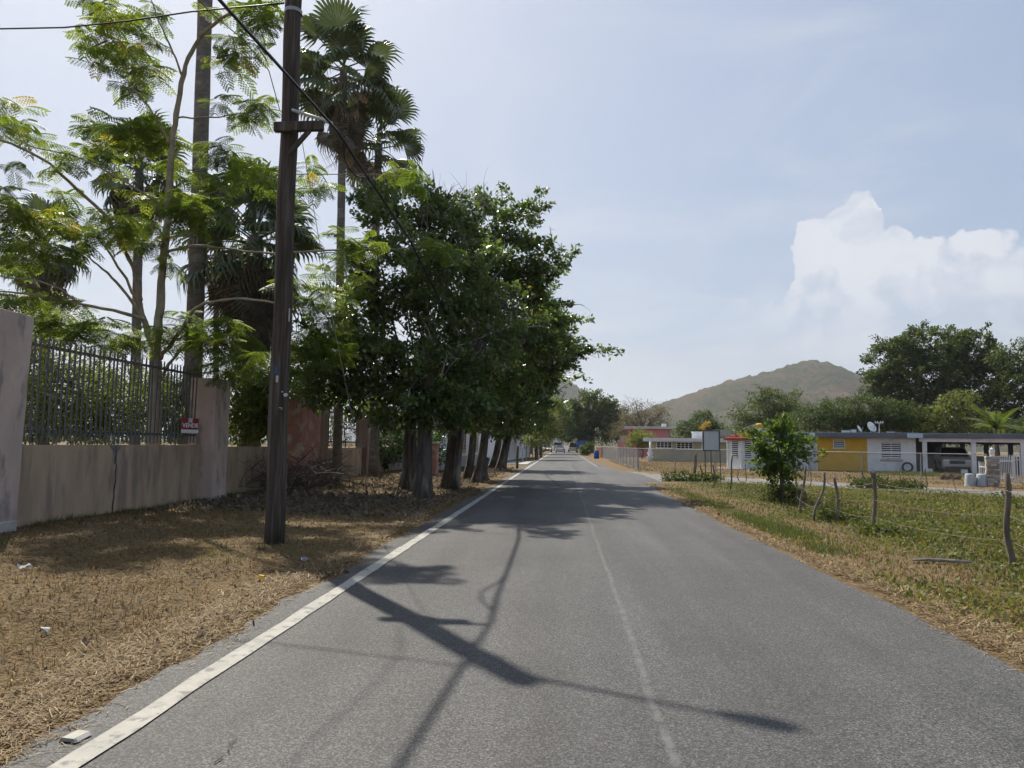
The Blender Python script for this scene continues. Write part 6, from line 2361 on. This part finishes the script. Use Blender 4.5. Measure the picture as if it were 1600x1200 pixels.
bush('dark shrub at the right road edge near the far cars', 'bush', lobes_px([(913, 703, 8, 8, 112), (920, 700, 6, 9, 108)]), MAT['far_leaf'], 60, 20, 0.3, 0.14, 0.5)

# left verge further on
post_thing('cut_post', 'short cut-off wooden post on the left verge before the driveway', 'post', gnd(808, 731.5) + Vector((0, 0, -.02)), at(809, 697, gnd(808, 731.5).y), 0.085, 0.08, POSTWOOD, 0.01)
tf = empty('corrugated_fence', (-3.7, 112, 0))
tm = pmat('teal_sheet', (0.06, 0.22, 0.19), (0.05, 0.18, 0.16), 3, 0.7)
for i in range(8):
    MB().box((0, 0.55 + 1.1 * i, 0.95), (0.05 + 0.03 * (i % 2), 1.08, 1.9)).build('sheet', tm, tf)
tag(tf, 'teal sheet metal fence at the left road edge near the far cars', 'fence')
for k, (px, py, hh) in enumerate(((816, 722, 1.3), (822, 719, 1.4), (827, 717, 1.3), (832, 715.5, 1.4))):
    b = gnd(px, py)
    post_thing('garden_post', ['first', 'second', 'third', 'fourth'][k] + ' pale post right of the cut-off post along the left verge', 'post', b, b + Vector((0.05, 0, hh)), 0.07, 0.06, CONC, 0.02, 'pale posts along the left verge')


# ------------------------------------------------------------------ vehicles
TYRE = pmat('tyre_rubber', (0.022, 0.022, 0.023), None, 6, 0.85)
RIM = pmat('alloy_rim', (0.45, 0.46, 0.47), None, 4, 0.35, metal=0.8)
LAMPG = pmat('headlamp_glass', (0.70, 0.72, 0.74), (0.6, 0.62, 0.64), 6, 0.15)
TAIL = pmat('tail_lamp', (0.30, 0.012, 0.012), None, 4, 0.3)
BLACKP = pmat('black_plastic', (0.02, 0.02, 0.021), None, 4, 0.6)


def vehicle(name, label, cat, loc, heading, paint, prof, cabin, width, wheels, wr, group=None, tails=True):
    """prof: side outline (x forward, z); cabin: glasshouse outline; x = 0 at the middle"""
    o = empty(name, loc, heading)
    hw = width / 2
    mb = MB()
    mb.prism(prof, width, (0, -hw, 0), (1, 0, 0), (0, 0, 1), (0, 1, 0))
    mb.v = [(x, y * (1 - 0.10 * max(0, (abs(x) / max(p[0] for p in prof) - 0.75) / 0.25) ** 2), z) for x, y, z in mb.v]
    body = mb.build('body', paint, o, bevel=0.07)
    # greenhouse, narrower towards the roof
    zr = max(p[1] for p in cabin)
    zb_ = min(p[1] for p in cabin)
    n = len(cabin)
    gl = MB()
    for s in (-1, 1):
        for (x, z) in cabin:
            gl.v.append((x, s * (hw - 0.06 - 0.20 * (z - zb_) / (zr - zb_)), z))
    gl.f = [tuple(range(n)), tuple(range(n, 2 * n))[::-1]] + [(i, i + n, (i + 1) % n + n, (i + 1) % n) for i in range(n)]
    gl.build('windows', GLASS, o, bevel=0.03)
    tops = [p for p in cabin if p[1] > zr - 0.06]
    xa, xb = min(p[0] for p in tops), max(p[0] for p in tops)
    MB().span(xa - 0.03, xb + 0.03, -hw + 0.25, hw - 0.25, zr - 0.01, zr + 0.045).build('roof', paint, o, bevel=0.04)
    mb = MB()
    for s in (-1, 1):
        y0 = s * (hw - 0.055)
        y1 = s * (hw - 0.25)
        f = max(cabin, key=lambda p: p[0])
        r_ = min(cabin, key=lambda p: p[0])
        mb.bar((f[0] + .01, y0, zb_), (xb + .02, y1, zr), 0.07, 0.07)
        mb.bar((r_[0] - .01, y0, zb_), (xa - .02, y1, zr), 0.09, 0.09)
        mb.bar(((xa + xb) / 2, y0 + s * .012, zb_), ((xa + xb) / 2, y1 + s * .012, zr), 0.07, 0.05)
    mb.build('pillars', paint, o)
    for wx in wheels:
        for s in (-1, 1):
            y = s * (hw - 0.10)
            a = MB()
            a.tube([(wx, y - s * 0.10, wr + 0.03), (wx, y + s * 0.108, wr + 0.03)], wr * 1.16, 20)
            a.build('arch_shade_disc', BLACKP, o)  # black disc stands in for the shaded hollow round the wheel
            w = MB()
            w.tube([(wx, y - 0.10, wr), (wx, y - 0.08, wr), (wx, y + 0.09, wr), (wx, y + 0.115, wr)] if s > 0 else [(wx, y + 0.10, wr), (wx, y + 0.08, wr), (wx, y - 0.09, wr), (wx, y - 0.115, wr)], [wr * .92, wr, wr, wr * .9], 20)
            wo = w.build('wheel', TYRE, o, smooth=False)
            MB().tube([(wx, y + s * 0.10, wr), (wx, y + s * 0.125, wr)], [wr * .68, wr * .6], 14).build('rim', RIM, wo)
    xf = max(p[0] for p in prof)
    xr = min(p[0] for p in prof)
    zh = sorted(p[1] for p in prof)[-1]
    for s in (-1, 1):
        MB().box((xf - 0.10, s * hw * 0.70, zh * 0.77), (0.22, hw * 0.40, 0.13), rz=-s * 0.25).build('headlight', LAMPG, o, bevel=0.02)
        MB().box((xr + 0.03, s * hw * 0.72, zh * 0.78), (0.10, hw * 0.30, 0.20)).build('tail_light', TAIL, o, bevel=0.02)
        MB().box((max(p[0] for p in cabin) - 0.35, s * (hw + 0.06), zb_ + 0.10), (0.12, 0.20, 0.14)).build('mirror', paint, o, bevel=0.03)
    MB().box((xf - 0.005, 0, zh * 0.66), (0.06, hw * 0.95, 0.20)).build('grille', BLACKP, o, bevel=0.02)
    MB().box((xf - 0.01, 0, 0.34), (0.08, hw * 1.5, 0.16)).build('bumper_intake', BLACKP, o, bevel=0.02)
    MB().box((xf + 0.012, 0, zh * 0.50), (0.06, hw * 1.3, 0.045)).build('bumper_trim', paint, o)
    MB().box((xr - 0.012, 0, zh * 0.72), (0.02, 0.5, 0.13)).build('number_plate', WHITE, o)
    tag(o, label, cat, group)
    return o


def paintmat(n, c):
    return pmat(n, c, tuple(x * .95 for x in c), 3, 0.3, spec=0.5, coat=0.5)


SUVP = [(-2.2, 0.35), (-2.25, 0.75), (-2.2, 1.02), (1.0, 1.05), (1.7, 1.0), (2.1, 0.90), (2.25, 0.70), (2.27, 0.45), (2.15, 0.25), (-2.1, 0.25)]
SUVC = [(-2.15, 1.0), (-1.75, 1.60), (0.05, 1.66), (1.05, 1.02)]
SEDP = [(-2.25, 0.35), (-2.28, 0.70), (-2.2, 0.92), (-1.3, 0.95), (1.0, 0.92), (1.8, 0.82), (2.2, 0.66), (2.25, 0.40), (2.1, 0.22), (-2.1, 0.22)]
SEDC = [(-1.75, 0.9), (-1.0, 1.38), (0.25, 1.40), (1.05, 0.9)]
VANP = [(-2.3, 0.35), (-2.35, 0.9), (-2.3, 1.05), (1.7, 1.05), (2.2, 0.95), (2.35, 0.6), (2.3, 0.3), (-2.2, 0.3)]
VANC = [(-2.27, 1.02), (-2.2, 1.95), (0.9, 1.98), (1.75, 1.02)]
cx_, cz_ = HB.hit(1489, 720, 2.6)
cpw = HB.loc + Matrix.Rotation(HB.rz, 3, 'Z') @ Vector((cx_, 2.9, 0.06))
vehicle('parked_car', 'silver SUV parked nose out in the carport', 'car', cpw, HB.rz + R(-90 + 2), paintmat('silver_paint', (0.42, 0.41, 0.41)), SUVP, SUVC, 1.85, (-1.35, 1.4), 0.35)


def far_car(px, D, **kw):
    p = at(px, 700, D)
    p.z = 0.0
    return p


vehicle('car', 'white car at the left edge of the far road', 'car', far_car(855.5, 150), R(-92), paintmat('car_white', (0.70, 0.71, 0.72)), SEDP, SEDC, 1.8, (-1.35, 1.4), 0.33)
vehicle('car', 'silver car driving away in the middle of the far road', 'car', far_car(875.5, 142), R(90), paintmat('car_silver', (0.50, 0.51, 0.52)), SEDP, SEDC, 1.8, (-1.35, 1.4), 0.33)
vehicle('van', 'white van on the right side of the far road', 'van', far_car(895, 160), R(92), paintmat('van_white', (0.68, 0.69, 0.70)), VANP, VANC, 1.9, (-1.4, 1.45), 0.34)
tk = empty('truck', far_car(872, 190), R(-90))
TP = paintmat('truck_white', (0.66, 0.67, 0.68))
MB().span(1.2, 2.9, -1.1, 1.1, 0.5, 2.3).build('cab', TP, tk, bevel=0.12)
MB().span(2.82, 2.92, -0.95, 0.95, 1.35, 2.1).build('windscreen', GLASS, tk)
MB().span(-3.0, 1.15, -1.25, 1.25, 0.9, 3.3).build('box_body', WHITE, tk, bevel=0.03)
MB().span(2.88, 2.95, -0.7, 0.7, 0.7, 1.15).build('grille', BLACKP, tk)
for s in (-1, 1):
    MB().box((2.9, s * 0.88, 0.85), (0.08, 0.28, 0.2)).build('headlight', LAMPG, tk)
    for wx in (-2, 2.1):
        MB().tube([(wx, s * 1.0 - .12, 0.45), (wx, s * 1.0 + .12, 0.45)], 0.45, 16).build('wheel', TYRE, tk)
tag(tk, 'white box truck coming round the bend behind the silver car', 'truck')

# ------------------------------------------------------------------ small litter
rm = gnd(117, 1154)
MK = pmat('marker_cream', (0.34, 0.33, 0.28), (0.28, 0.27, 0.235), 20, 0.6)
mo = empty('road_marker', (rm.x, rm.y, 0.0), R(-8))
mb = MB()
mb.prism([(-0.055, 0), (0.055, 0), (0.035, 0.02), (-0.035, 0.02)], 0.11, (0, -0.05, 0.001), (1, 0, 0), (0, 0, 1), (0, 1, 0))
mb.build('housing', MK, mo, bevel=0.003)
MB().box((-0.046, 0.005, 0.011), (0.02, 0.09, 0.004), M=Matrix.Rotation(R(-45), 3, 'Y')).build('reflector', PAPER, mo)
MB().box((0.046, 0.005, 0.011), (0.02, 0.09, 0.004), M=Matrix.Rotation(R(45), 3, 'Y')).build('reflector', PAPER, mo)
tag(mo, 'cream raised road marker beside the white line at the bottom left', 'road marker')


def scrap(name, label, cat, px, py, w, h, mat, lift=0.03):
    b = gnd(px, py)
    z = zgf(b.x, b.y) + lift
    mb = MB()
    n = 5
    for i in range(n):
        t = i / (n - 1) - .5
        hh = h * (1 - (2 * abs(t)) ** 3 * 0.8) / 2
        zz = 0.02 * math.sin(t * 7 + px) + 0.012 * random.random()
        mb.v += [(t * w, -hh, zz), (t * w, hh, zz + 0.02), (t * w, -hh, zz + .003), (t * w, hh, zz + .023)]
    for i in range(n - 1):
        k = 4 * i
        mb.f += [(k, k + 4, k + 5, k + 1), (k + 2, k + 3, k + 7, k + 6), (k, k + 2, k + 6, k + 4), (k + 1, k + 5, k + 7, k + 3)]
    o = mb.build(name, mat, loc=(b.x, b.y, z))
    o.rotation_euler = (random.uniform(-.2, .2), random.uniform(-.2, .2), random.uniform(0, 3))
    tag(o, label, cat)


scrap('fallen_leaf', 'bright yellow fallen leaf on the verge below the pole', 'leaf', 409, 905, 0.10, 0.06, pmat('yellow_leaf', (0.62, 0.40, 0.02), (0.5, 0.3, 0.02), 9, 0.6))
scrap('paper_scrap', 'pale blue-white scrap beside the foot of the pole', 'litter', 475, 877, 0.10, 0.07, pmat('blue_white', (0.66, 0.68, 0.80), None, 9, 0.6))
scrap('paper_scrap', 'white scrap on the verge near the left edge below the wall', 'litter', 37, 896, 0.15, 0.05, PAPER)
scrap('paper_scrap', 'crumpled white scrap in the dry grass at the left', 'litter', 71, 992, 0.08, 0.06, PAPER)
scrap('dry_husk', 'pale curled husk in the straw at the road edge', 'leaf', 323, 996, 0.11, 0.03, MAT['straw'])
scrap('dry_husk', 'pale husk in the straw nearer the pole', 'leaf', 396, 975, 0.10, 0.02, MAT['straw'])
scrap('red_scrap', 'flat reddish scrap on the straw of the right road edge', 'litter', 1123, 805, 0.30, 0.10, pmat('red_scrap', (0.40, 0.20, 0.15), None, 9, 0.7))
scrap('bark_scrap', 'dark bark piece on the straw of the right road edge further off', 'litter', 1073, 789, 0.3, 0.1, BARK)

# ------------------------------------------------------------------ hazy air
hz = MB()
hz.span(-6200, 6200, -460, 9200, -30, 330)
haze = hz.build('haze', None)
hm = bpy.data.materials.new('hazy_air')
hm.use_nodes = True
t = NT(hm.node_tree)
t.n.clear()
out = t.n.new('ShaderNodeOutputMaterial')
pv = t.n.new('ShaderNodeVolumePrincipled')
pv.inputs['Color'].default_value = (0.86, 0.91, 1.0, 1)
pv.inputs['Density'].default_value = 0.00012
pv.inputs['Anisotropy'].default_value = 0.35
t.l.new(pv.outputs[0], out.inputs['Volume'])
haze.data.materials.append(hm)
haze.visible_shadow = True
tag(haze, 'thin salty haze over the whole valley', 'haze', kind='stuff')
